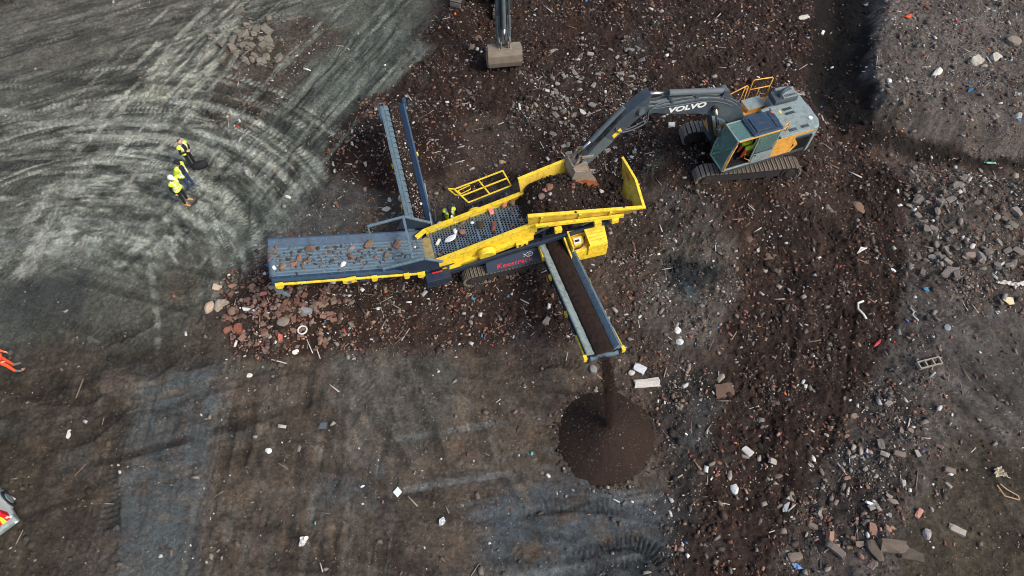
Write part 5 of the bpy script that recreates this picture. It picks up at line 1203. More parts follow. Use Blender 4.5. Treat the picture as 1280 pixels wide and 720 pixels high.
# ---- single stones and bricks carried on belts and deck
def rock_mesh(size, asp, seed, brick=False):
    r_ = np.random.default_rng(seed); b0 = BV if brick else IV
    bm = bmesh.new()
    if brick:
        bmesh.ops.create_cube(bm, size=2)
        bmesh.ops.subdivide_edges(bm, edges=bm.edges[:], cuts=2, use_grid_fill=True)
    else:
        bmesh.ops.create_icosphere(bm, subdivisions=2, radius=1)
    dirs = r_.normal(0, 1, (7, 3)); dirs /= np.linalg.norm(dirs, axis=1)[:, None]; lim = r_.uniform(.55, .9, 7) if not brick else r_.uniform(.95, 1.35, 7)
    for v in bm.verts:
        p = np.array(v.co[:])
        for d_, l_ in zip(dirs, lim):
            t_ = p@d_
            if t_ > l_: p = p-d_*(t_-l_)
        p = p*(1+r_.uniform(-.07, .07, 3))+(np.array([.0, .0, 0]) if not brick else r_.uniform(-.09, .09, 3)); v.co = Vector(p*np.array(asp)*size)
    me = bpy.data.meshes.new('rock'); bm.to_mesh(me); bm.free(); return me
def colour_mesh(me, c_): set_col(me, np.repeat(np.array([c_]), len(me.vertices), 0))
ROCKS = []
def rock(name, loc, size, asp, c_, seed, label, cat, group=None, brick=False, rz=None, tilt=.25):
    me = rock_mesh(size, asp, seed, brick); colour_mesh(me, c_)
    o = link(name, me, stone_m, loc=loc); r_ = random.Random(seed)
    o.rotation_euler = (r_.uniform(-tilt, tilt), r_.uniform(-tilt, tilt), r_.uniform(0, 6.28) if rz is None else rz)
    tag(o, label, cat, group); ROCKS.append(o); return o
rr = random.Random(5)
def belt_at(px, py):      # foot of the sight line on the belt surface, in plant coordinates
    z = 2.0
    for i in range(20):
        p = SC_M.inverted() @ P(px, py, z); z = .5*z+.5*(onA(p.x)+.04)
    return p
BR = c8(122, 96, 86); BN = c8(110, 96, 86); WH = c8(226, 226, 222); DK = c8(72, 60, 54); RD = c8(164, 116, 106)
for i, (px, py, s, c_, bk, lab) in enumerate([
    (341, 316, .15, BN, 1, 'tan brick at the discharge end of the wide blue belt'), (388, 312, .20, c8(112, 92, 84), 0, 'largest brown lump on the wide blue belt'),
    (368, 331, .12, RD, 1, 'small pink red brick standing on the wide blue belt'), (353, 334, .14, c8(140, 112, 88), 1, 'tan brick lying by the near edge of the wide blue belt'),
    (343, 335, .10, WH, 0, 'white chip near the discharge end of the wide blue belt'), (429, 331, .12, WH, 0, 'white stone in the middle of the wide blue belt'),
    (461, 307, .18, c8(134, 104, 82), 1, 'long tan brick beside the far wall of the wide blue belt'), (497, 307, .17, BR, 1, 'reddish brick pair nearest the portal on the wide blue belt'),
    (438, 321, .15, c8(124, 88, 74), 0, 'reddish brown stone midway along the wide blue belt'), (483, 319, .13, BN, 0, 'brown and white lump close to the portal leg on the wide blue belt'),
    (374, 323, .13, c8(136, 100, 78), 0, 'tan stone between dark lumps on the wide blue belt'), (440, 311, .12, c8(130, 120, 116), 0, 'grey angular stone by the far wall of the wide blue belt')]):
    p = belt_at(px, py); rock('belt_stone', SW(p.x, p.y, p.z+s*.35), s, (1.25, .75, .6) if not bk else (1.05, .55, .45), c_, 300+i, lab, 'stone', 'rubble on the wide belt', brick=bool(bk))
for i, (px, py) in enumerate([(365, 317), (379, 333), (415, 327), (423, 318), (452, 314), (470, 322), (488, 312), (345, 309), (492, 322), (351, 326), (361, 325), (410, 310), (412, 315), (405, 318), (388, 319), (387, 325), (384, 327), (427, 308), (362, 311), (375, 314), (352, 337), (401, 334), (433, 330), (451, 327), (459, 328), (478, 313), (481, 325), (447, 324), (420, 309), (398, 311), (338, 324), (394, 330), (468, 311)]):
    p = belt_at(px, py); s = rr.uniform(.05, .10)
    rock('belt_stone', SW(p.x, p.y, p.z+s*.35), s, (rr.uniform(1, 1.5), .8, .6), random.Random(i).choice([DK, BN, BR, c8(90, 74, 66)]), 400+i, 'small dark brown lump on the wide blue belt', 'stone', 'rubble on the wide belt')
n = 520; rs_ = np.random.default_rng(43); x = rs_.uniform(-5.0, .4, n); y = np.clip(rs_.normal(0, .28, n), -.6, .6)
pw = np.array([SW(float(a), float(b_), onA(float(a))+.045) for a, b_ in zip(x, y)])
scatter('belt_crumbs', 'crumbs of soil and grit sprinkled on the wide blue belt', 'grit', IV, IF, pw, np.clip(.012*(1+rs_.pareto(2.0, n)), .012, .05), rs_.uniform(.6, 1.3, (n, 3)), .3, .5, np.where(rs_.uniform(0, 1, (n, 1)) < .7, np.array(c8(84, 70, 62)), stone_cols(n, rs_)), rs_)
def deck_at(px, py):
    z = 2.0
    for i in range(20):
        p = SC_M.inverted() @ P(px, py, z); z = .5*z+.5*(dz(p.x)+.02)
    return p
for i, (px, py, s, asp, c_, bk, lab) in enumerate([
    (564, 299, .26, (1.3, .75, .25), c8(220, 226, 230), 0, 'large flat white slab on the punched screen deck'), (569, 290, .15, (1.2, .7, .5), WH, 0, 'white block just above the white slab on the screen deck'),
    (567, 275, .16, (1.3, .35, .3), c8(224, 222, 214), 1, 'thin pale batten on the screen deck by the far side plate'), (549, 283, .18, (1.1, .6, .3), c8(170, 185, 198), 1, 'pale blue grey tile at the foot of the screen deck'),
    (614, 265, .13, (1.2, .8, .6), c8(214, 140, 124), 1, 'bright pink brick on the upper screen deck'), (630, 257, .16, (1.2, .8, .6), c8(180, 120, 105), 0, 'pinkish stone high on the screen deck below the hopper'),
    (578, 291, .17, (1, .9, .6), c8(140, 100, 86), 0, 'brown red lump in the middle of the screen deck'), (585, 270, .12, (1.2, .8, .6), c8(190, 108, 88), 1, 'small orange brick beside the far plate of the screen'),
    (590, 279, .10, (1, .8, .7), WH, 0, 'small white stone in the middle of the screen deck'), (548, 303, .13, (1.4, .5, .4), WH, 1, 'white stick shaped piece at the lower end of the screen deck'),
    (600, 282, .20, (1.2, .8, .4), c8(64, 58, 46), 0, 'dark olive slab on the screen deck'), (617, 284, .15, (1.3, .6, .5), c8(122, 74, 66), 1, 'dark red brick near the near plate of the screen'),
    (640, 254, .20, (1.2, .8, .6), c8(120, 96, 86), 0, 'brown boulder at the top of the screen deck')]):
    p = deck_at(px, py); rock('deck_stone', SW(p.x, p.y, p.z+s*.3), s*.9, asp, c_, 500+i, lab, 'stone', 'rubble on the screen deck', brick=bool(bk))
for i in range(46):
    x = rr.uniform(.75, 4.7); y = rr.uniform(-.66, .66)
    if x > 2.6 and rr.random() < .3: continue
    s = rr.uniform(.04, .10)
    rock('deck_stone', SW(x, y, dz(x)+s*.45), s, (rr.uniform(1, 1.5), .8, .65), rr.choice([DK, BN, BR, c8(70, 54, 46), c8(90, 74, 66), c8(60, 48, 42)]), 600+i, 'small brown lump lying on the punched screen deck', 'stone', 'rubble on the screen deck')
for i, (px, py, s, c_, lab) in enumerate([(697, 214, .20, c8(128, 112, 98), 'pale boulder at the crest of the hopper soil by the far wing'), (686, 235, .18, c8(116, 88, 72), 'rounded tan stone on the left slope of the hopper soil'), (677, 246, .16, c8(110, 92, 84), 'grey brown stone low in the hopper soil'), (682, 238, .12, c8(190, 128, 120), 'pink brick fragment in the hopper soil'), (716, 233, .12, c8(140, 100, 84), 'reddish stone in the middle of the hopper soil'), (752, 240, .12, c8(190, 176, 170), 'pale stone in the hopper soil below the bucket teeth')]):
    z = 2.7
    for k in range(8):
        p = SC_M.inverted() @ P(px, py, z); z = .5*z+.5*hs_z(p.x, p.y)
    rock('hopper_stone', SW(p.x, p.y, hs_z(p.x, p.y)+s*.3), s, (1.2, .9, .7), c_, 700+i, lab, 'stone', 'stones in the hopper soil')
# ================================================================== PEOPLE
def person(loc, head, pose, mats, label, voxel=.012, hat=None, vest=None, scale=1.0, bag=False):
    """mats: material key for torso, arms, legs, feet, hair.  Local frame: X ahead, Y left."""
    root = empty('person', loc, head); tag(root, label, 'person')
    J = dict(pose); bones = []
    def b(p, q, r0, r1, k): bones.append((Vector(p), Vector(q), r0, r1, k))
    def V(k): return Vector(J[k])
    pel, che, nk, hd = V('pelvis'), V('chest'), V('neck'), V('head')
    hipL, hipR = pel+Vector((0, .09, -.03)), pel+Vector((0, -.09, -.03))
    b(hipL, hipR, .125, .125, 'legs')
    mid_ = pel.lerp(che, .45)
    b(mid_+Vector((0, .05, 0)), mid_+Vector((0, -.05, 0)), .125, .125, 'torso'); b(pel, che, .12, .13, 'torso')
    shL, shR = V('shL'), V('shR')
    b(che+Vector((0, .07, .0)), che+Vector((0, -.07, .0)), .13, .13, 'torso'); b(shL, shR, .072, .072, 'torso'); b(che, nk, .12, .065, 'torso')
    b(nk, hd-Vector((0, 0, .06)), .055, .052, 'skin')
    fwd = Vector((1, 0, 0)); hf = Vector(J.get('look', (1, 0, -.1))).normalized()
    b(hd+hf*.015-Vector((0, 0, .045)), hd+hf*.03-Vector((0, 0, .06)), .075, .065, 'skin')      # jaw
    b(hd+Vector((0, 0, .01)), hd-hf*.015+Vector((0, 0, .02)), .094, .096, 'skin')
    b(hd+hf*.085-Vector((0, 0, .005)), hd+hf*.112-Vector((0, 0, .025)), .012, .016, 'skin')      # nose
    sdv = Vector((-hf.y, hf.x, 0)).normalized()
    for s in (-1, 1): b(hd+sdv*s*.088-hf*.005, hd+sdv*s*.10-hf*.012-Vector((0, 0, .02)), .018, .014, 'skin')   # ears
    b(hd-hf*.03+Vector((0, 0, .055)), hd-hf*.05-Vector((0, 0, .01)), .078, .078, 'hair')
    for s, S in ((1, 'L'), (-1, 'R')):
        hip = hipL if s > 0 else hipR; kn, an, toe = V('kn'+S), V('an'+S), V('toe'+S)
        b(hip, kn, .095, .065, 'legs'); b(kn, kn.lerp(an, .35), .065, .066, 'legs'); b(kn.lerp(an, .35), an, .066, .05, 'legs')
        fd_ = (toe-an); fd_.z = 0; fd_.normalize()
        b(an-Vector((0, 0, .02)), an-fd_*.05-Vector((0, 0, .045)), .056, .05, 'feet'); b(an-fd_*.04-Vector((0, 0, .045)), toe, .05, .046, 'feet')
        sh = shL if s > 0 else shR; el, wr, hv = V('el'+S), V('wr'+S), V('hand'+S)
        b(sh, el, .064, .050, 'arms'); b(el, wr, .050, .036, 'arms')
        d_ = (hv-wr).normalized(); u_ = Vector(J.get('palm'+S, (0, -s, 0))); u_ = (u_-d_*u_.dot(d_)).normalized(); w_ = d_.cross(u_)
        hk = J.get('glove', 'skin')
        b(wr, wr+d_*.05, .03, .032, hk); b(wr+d_*.05+w_*.022, wr+d_*.05-w_*.022, .024, .024, hk); b(wr+d_*.085+w_*.027, wr+d_*.085-w_*.027, .019, .019, hk)
        for k, (o_, l_) in enumerate(((.031, .068), (.011, .078), (-.010, .072), (-.030, .056))):
            a0 = wr+d_*.09+w_*o_; a1 = a0+d_*l_*.5+u_*.008; a2 = a1+d_*l_*.4+u_*.028
            b(a0, a1, .0105, .0095, hk); b(a1, a2, .0095, .0085, hk)
        t0 = wr+d_*.03+w_*.03; t1 = t0+d_*.035+w_*.028+u_*.012; b(t0, t1, .013, .011, hk); b(t1, t1+d_*.03+u_*.014, .011, .0095, hk)
    bm = bmesh.new()
    for p, q, r0, r1, k in bones:
        for c_, r_ in ((p, r0), (q, r1)):
            bmesh.ops.create_icosphere(bm, subdivisions=2, radius=r_, matrix=Matrix.Translation(c_))
        if (q-p).length > 1e-4:
            rot_ = (q-p).to_track_quat('Z', 'Y').to_matrix().to_4x4()
            bmesh.ops.create_cone(bm, cap_ends=True, segments=14, radius1=r0, radius2=r1, depth=(q-p).length, matrix=Matrix.Translation((p+q)/2) @ rot_)
    me = bpy.data.meshes.new('body'); bm.to_mesh(me); bm.free()
    tmp = bpy.data.objects.new('body_tmp', me); col.objects.link(tmp)
    md = tmp.modifiers.new('r', 'REMESH'); md.mode = 'VOXEL'; md.voxel_size = voxel; md.use_smooth_shade = True
    ms = tmp.modifiers.new('s', 'SMOOTH'); ms.factor = .5; ms.iterations = 2
    dg = bpy.context.evaluated_depsgraph_get(); bodym = bpy.data.meshes.new_from_object(tmp.evaluated_get(dg)); bpy.data.objects.remove(tmp)
    keys = ['torso', 'arms', 'legs', 'feet', 'skin', 'hair']
    bodym.materials.clear()
    for k in keys: bodym.materials.append(M[mats.get(k, 'skin')])
    npoly = len(bodym.polygons); cen = np.empty(npoly*3); bodym.polygons.foreach_get('center', cen); cen = cen.reshape(-1, 3)
    best = np.full(npoly, 1e9); who = np.zeros(npoly, int)
    for p, q, r0, r1, k in bones:
        p_, q_ = np.array(p), np.array(q); e_ = q_-p_; l2 = e_@e_+1e-9; t_ = np.clip(((cen-p_)@e_)/l2, 0, 1)
        dd_ = np.linalg.norm(cen-p_-t_[:, None]*e_, axis=1)-(r0+(r1-r0)*t_)
        kk = dd_ < best; best[kk] = dd_[kk]; who[kk] = keys.index(k) if k in keys else 4
    if 'bareheaded' in mats: pass
    bodym.polygons.foreach_set('material_index', who.astype(np.int32)); bodym.polygons.foreach_set('use_smooth', np.ones(npoly, bool))
    link('body', bodym, None, root)
    for s in (-1, 1):
        MB().cyl(hd+hf*.086+sdv*s*.034+Vector((0, 0, .012)), hd+hf*.098+sdv*s*.034+Vector((0, 0, .012)), .014, n=10).build('eye', M['clothblack'], root)
    MB().bar(hd+hf*.088+sdv*.025-Vector((0, 0, .065)), hd+hf*.088-sdv*.025-Vector((0, 0, .065)), .012, .01).build('mouth', M['tanboot'], root)
    if vest:      # a loose shell over the torso, with reflective bands
        vk, z0, z1, openf, sleeves = vest
        sel_ = [i for i in range(npoly) if (who[i] == 0 or (sleeves and who[i] == 1) or (who[i] == 2 and cen[i][2] > z0)) and z0 < cen[i][2] < z1 and not (openf and cen[i][0]-che.x > .05 and abs(cen[i][1]) < openf)]
        used = {}; vs = []; fs = []; mi = []
        for i in sel_:
            pl = bodym.polygons[i]; f = []
            for vi in pl.vertices:
                if vi not in used: used[vi] = len(vs); v = bodym.vertices[vi]; vs.append(v.co+v.normal*.02)
                f.append(used[vi])
            fs.append(f); z = cen[i][2]; x, y = cen[i][0], cen[i][1]
            band = abs(z-(z0+.10)) < .028 or abs(z-(z0+.24)) < .028 or (abs(abs(y)-.105) < .026 and z > z0+.24 and who[i] == 0)
            mi.append(1 if band else 0)
        vm = bpy.data.meshes.new('vest'); vm.from_pydata(vs, [], fs); vm.materials.append(M[vk]); vm.materials.append(M['reflect'])
        vm.polygons.foreach_set('material_index', np.array(mi, np.int32)); vm.polygons.foreach_set('use_smooth', np.ones(len(fs), bool))
        vo_ = link('hivis_jacket' if sleeves else 'hivis_vest', vm, None, root); md = vo_.modifiers.new('t', 'SOLIDIFY'); md.thickness = .012; md.offset = 1
    if hat:
        hk, kind = hat; m = MB(); n = 18; top = hd-hf*.012+Vector((0, 0, .035))
        prof_ = [(.122, 0), (.120, .04), (.105, .085), (.07, .115), (.025, .128)] if kind == 'helmet' else [(.112, 0), (.110, .03), (.095, .07), (.06, .092), (.02, .10)]
        vs = [top+Vector((r_*math.cos(2*math.pi*k/n)*1.08, r_*math.sin(2*math.pi*k/n), h_)) for r_, h_ in prof_ for k in range(n)]
        fs = [(i*n+k, i*n+(k+1) % n, (i+1)*n+(k+1) % n, (i+1)*n+k) for i in range(len(prof_)-1) for k in range(n)]+[tuple((len(prof_)-1)*n+k for k in range(n))]
        m.add(vs, fs)
        br_ = [top+hf*.09+sdv*.09, top+hf*.185+sdv*.05-Vector((0, 0, .012)), top+hf*.185-sdv*.05-Vector((0, 0, .012)), top+hf*.09-sdv*.09]
        m.plate([p+Vector((0, 0, .004)) for p in br_], .012)
        m.build('helmet' if kind == 'helmet' else 'cap', M[hk], root, smooth=True)
    return root
STAND = dict(pelvis=(0, 0, .96), chest=(.0, 0, 1.30), neck=(.0, 0, 1.47), head=(.025, 0, 1.64), shL=(0, .185, 1.41), shR=(0, -.185, 1.41),
    knL=(.015, .11, .50), anL=(-.02, .13, .10), toeL=(.19, .17, .045), knR=(.015, -.11, .50), anR=(-.02, -.13, .10), toeR=(.19, -.17, .045),
    elL=(-.04, .27, 1.13), wrL=(.08, .27, .90), handL=(.13, .26, .80), elR=(-.04, -.27, 1.13), wrR=(.08, -.27, .90), handR=(.13, -.26, .80))
def pose(**k): d = dict(STAND); d.update(k); return d
g = GP(243, 208)
person(g, R(-25), pose(elL=(.02, .27, 1.14), wrL=(.22, .10, 1.15), handL=(.27, .03, 1.17), palmL=(0, -1, 0), elR=(.02, -.27, 1.14), wrR=(.22, -.08, 1.18), handR=(.27, -.01, 1.2), palmR=(0, 1, 0), anR=(.06, -.14, .10), toeR=(.27, -.17, .045), look=(1, .3, -.35)),
    dict(torso='clothblack', arms='clothblack', legs='clothblack', feet='greyboot', hair='hair'), 'bareheaded person in black with yellow vest, hands at chest, nearest the black bag', vest=('hivis', .98, 1.5, .085, False))
g = GP(240, 234)
person(g, R(-20), pose(elL=(-.12, .27, 1.14), wrL=(-.02, .20, .93), handL=(.04, .17, .86), elR=(-.12, -.27, 1.14), wrR=(-.02, -.22, .93), handR=(.04, -.19, .86), anL=(.05, .13, .10), toeL=(.26, .16, .045), look=(1, -.1, -.15)),
    dict(torso='clothnavy', arms='clothnavy', legs='denim', feet='greyboot', hair='clothblack'), 'person in open yellow hi-vis jacket, navy shirt and jeans, in the middle of the three', vest=('hivis', .90, 1.5, .11, True), hat=('clothblack', 'cap'))
g = GP(233, 252)
person(g, R(-15), pose(elL=(-.10, .26, 1.13), wrL=(.03, .22, .92), handL=(.1, .2, .86), elR=(-.10, -.26, 1.13), wrR=(.0, -.26, .9), handR=(.05, -.26, .8), anR=(.04, -.14, .10), toeR=(.24, -.17, .045), look=(1, 0, -.2)),
    dict(torso='clothblack', arms='clothblack', legs='clothblack', feet='tanboot', hair='clothblack'), 'person in white helmet, yellow vest, black trousers and tan boots', vest=('hivis', .93, 1.5, 0, False), hat=('white', 'helmet'))
wk = SW(1.90, 1.72, 0); 
person((wk.x, wk.y, gz(wk.x, wk.y)), R(-75), pose(chest=(.05, 0, 1.30), neck=(.09, 0, 1.46), head=(.14, 0, 1.62), shL=(.05, .185, 1.41), shR=(.05, -.185, 1.41), elL=(.05, .29, 1.14), wrL=(.25, .22, 1.05), handL=(.34, .2, 1.05), elR=(.05, -.29, 1.14), wrR=(.25, -.22, 1.05), handR=(.34, -.2, 1.05), look=(1, 0, -.5)),
    dict(torso='clothblack', arms='clothblack', legs='clothblack', feet='greyboot', hair='clothblack'), 'worker in white and yellow vest standing close behind the screen box', vest=('hivis', .95, 1.5, .06, False), hat=('clothblack', 'cap'))
g = GP(17, 461)
person(g, R(8), pose(anL=(.02, .13, .10), toeL=(.23, .17, .045), anR=(.12, -.13, .10), toeR=(.33, -.17, .045), knR=(.10, -.11, .50), elR=(.0, -.28, 1.14), wrR=(.20, -.22, .98), handR=(.28, -.2, .95), elL=(.02, .28, 1.14), wrL=(.25, .20, 1.02), handL=(.33, .18, 1.0)),
    dict(torso='hiorange', arms='hiorange', legs='hiorange', feet='greyboot', hair='hair'), 'person in orange hi-vis workwear half cut off at the left edge', vest=('hiorange', .93, 1.5, 0, False), hat=('white', 'helmet'))
# operator in the cab of the loading excavator
om = Matrix.Translation((EXC0[0], EXC0[1], EXC_Z-.05)) @ Matrix.Rotation(R(200), 4, 'Z') @ Vector((.12, .80, .80))
SIT = dict(pelvis=(0, 0, .96), chest=(-.03, 0, 1.30), neck=(-.02, 0, 1.47), head=(.02, 0, 1.64), shL=(-.02, .185, 1.41), shR=(-.02, -.185, 1.41),
    knL=(.46, .13, 1.0), anL=(.60, .14, .60), toeL=(.80, .15, .55), knR=(.46, -.13, 1.0), anR=(.60, -.14, .60), toeR=(.80, -.15, .55),
    elL=(.0, .28, 1.14), wrL=(.26, .30, 1.14), handL=(.36, .30, 1.16), elR=(.0, -.28, 1.14), wrR=(.26, -.30, 1.14), handR=(.36, -.30, 1.16))
person(om, R(200), SIT, dict(torso='clothnavy', arms='hiorange', legs='hiorange', feet='clothblack', hair='hair'), 'operator in hi-vis yellow vest and orange trousers seated in the excavator cab', vest=('hivis', 1.0, 1.5, .05, False))
# black bag by the group
g = GP(251, 209)
bg_ = MB(); ring = [(.34, .17, 0), (.36, .19, .10), (.33, .17, .22), (.20, .10, .30)]
vs = [(a*math.cos(R(t_*20)), b_*math.sin(R(t_*20)), c_) for a, b_, c_ in ring for t_ in range(18)]
bg_.add(vs, [(i*18+k, i*18+(k+1) % 18, (i+1)*18+(k+1) % 18, (i+1)*18+k) for i in range(3) for k in range(18)]+[tuple(54+k for k in range(18)), tuple(range(17, -1, -1))])
bt = empty('bag', g, R(25)); tag(bt, 'black bag lying on the ground beside the three people', 'bag')
bg_.build('bag_body', M['clothblack'], bt, smooth=True); MB().tube([(-.2, 0, .27), (-.12, .02, .36), (.08, .02, .37), (.18, 0, .28)], .018).build('handle', M['black'], bt, smooth=True)

# ================================================================== VAN
vh = R(134); cr_ = P(24, 649, .45)
VL, VW = 5.0, 1.95
vx = Vector((math.cos(vh), math.sin(vh), 0)); vy = Vector((-math.sin(vh), math.cos(vh), 0))
vo3 = cr_+vx*(VL/2)+vy*(VW/2); vo3.z = gz(vo3.x, vo3.y)
van = empty('van', vo3, vh); tag(van, 'white van with red and yellow rear chevrons, cut off at the left edge', 'van')
side = [(-2.42, .42), (2.35, .42), (2.45, .75), (2.30, 1.05), (1.55, 1.22), (.85, 1.92), (.3, 1.98), (-2.15, 1.96), (-2.36, 1.85), (-2.44, 1.2), (-2.46, .75)]
MB().prism(side, -.95, .95).build('van_body', M['vanwhite'], van, bevel=.06)
MB().box(-2.40, 2.3, -.962, .962, .34, .46).build('sill_trim', M['exgrey'], van, bevel=.03)
MB().prism([(-2.56, .36), (-2.30, .36), (-2.30, .66), (-2.50, .66), (-2.58, .58)], -.98, .98).build('rear_bumper', M['exgrey'], van, bevel=.04)
MB().prism([(2.3, .36), (2.55, .40), (2.55, .62), (2.3, .7)], -.96, .96).build('front_bumper', M['black'], van, bevel=.04)
for sx in (-1.55, 1.55):
    for s in (-1, 1):
        wl = MB().cyl((sx, s*.80, .33), (sx, s*1.0, .33), .33, n=24).build('wheel', M['rubber'], van, bevel=.03)
        MB().cyl((sx, s*1.002, .33), (sx, s*1.02, .33), .21, .19, 18).build('rim', M['exgrey'], wl, bevel=.01)
        MB().prism([(sx+.41*math.cos(R(a)), .33+.41*math.sin(R(a))) for a in range(0, 181, 15)]+[(sx+.36*math.cos(R(a)), .33+.36*math.sin(R(a))) for a in range(180, -1, -15)], s*.955 if s > 0 else -.985, .985 if s > 0 else -.955).build('wheel_arch', M['exgrey'], van)
for s in (-1, 1):
    d_ = MB().box(-2.475, -2.43, .02 if s > 0 else -.92, .92 if s > 0 else -.02, .70, 1.84).build('rear_door', M['vanwhite'], van, bevel=.015)
    MB().box(-2.482, -2.47, .12 if s > 0 else -.80, .80 if s > 0 else -.12, 1.36, 1.76).build('door_window', M['black'], d_)
    for k in range(6):       # chevron stripes
        y0 = .05+k*.145
        q = [(-2.482, s*y0, .74+.30*0+ .09*k), (-2.482, s*(y0+.145), .74+.09*(k+1)), (-2.482, s*(y0+.145), 1.02+.045*(k+1)*0+.05*(k+1)), (-2.482, s*y0, 1.02+.05*k)]
        MB().plate([(-2.484, s*y0, .72), (-2.484, s*min(.9, y0+.14), .72), (-2.484, s*min(.9, y0+.14+.2), 1.30), (-2.484, s*min(.9, y0+.2), 1.30)], .006).build('chevron_stripe', M['red'] if k % 2 else M['hivis'], d_)
    tl_ = MB().box(-2.50, -2.30, s*.84 if s > 0 else -.97, .97 if s > 0 else -.84, .86, 1.30).build('tail_light', M['red'], van, bevel=.02)
    MB().box(-2.512, -2.46, s*.87 if s > 0 else -.955, .955 if s > 0 else -.87, .88, .98).build('reversing_lens', M['white'], tl_)
    MB().cyl((-2.60, s*.9, .5), (-2.55, s*.9, .5), .05, n=12).build('parking_sensor', M['lwhite'], van)
    MB().box(-.2, .75, s*.953 if s > 0 else -.962, .962 if s > 0 else -.953, 1.3, 1.75).build('side_window', M['black'], van)
    MB().tube([(1.0, s*.96, 1.3), (1.05, s*1.12, 1.32)], .03).box(.98, 1.1, s*1.1-.09, s*1.1+.09, 1.25, 1.5).build('mirror', M['black'], van)
MB().plate([(1.50, -.82, 1.27), (1.50, .82, 1.27), (.92, .80, 1.88), (.92, -.80, 1.88)], .02).build('windscreen', M['black'], van)
for s in (-1, 1): MB().box(2.25, 2.44, s*.72-.15, s*.72+.15, .82, .98).build('headlight', M['lwhite'], van, bevel=.02)
MB().box(-2.60, -2.56, -.26, .26, .44, .56).build('number_plate', M['yellow'], van)
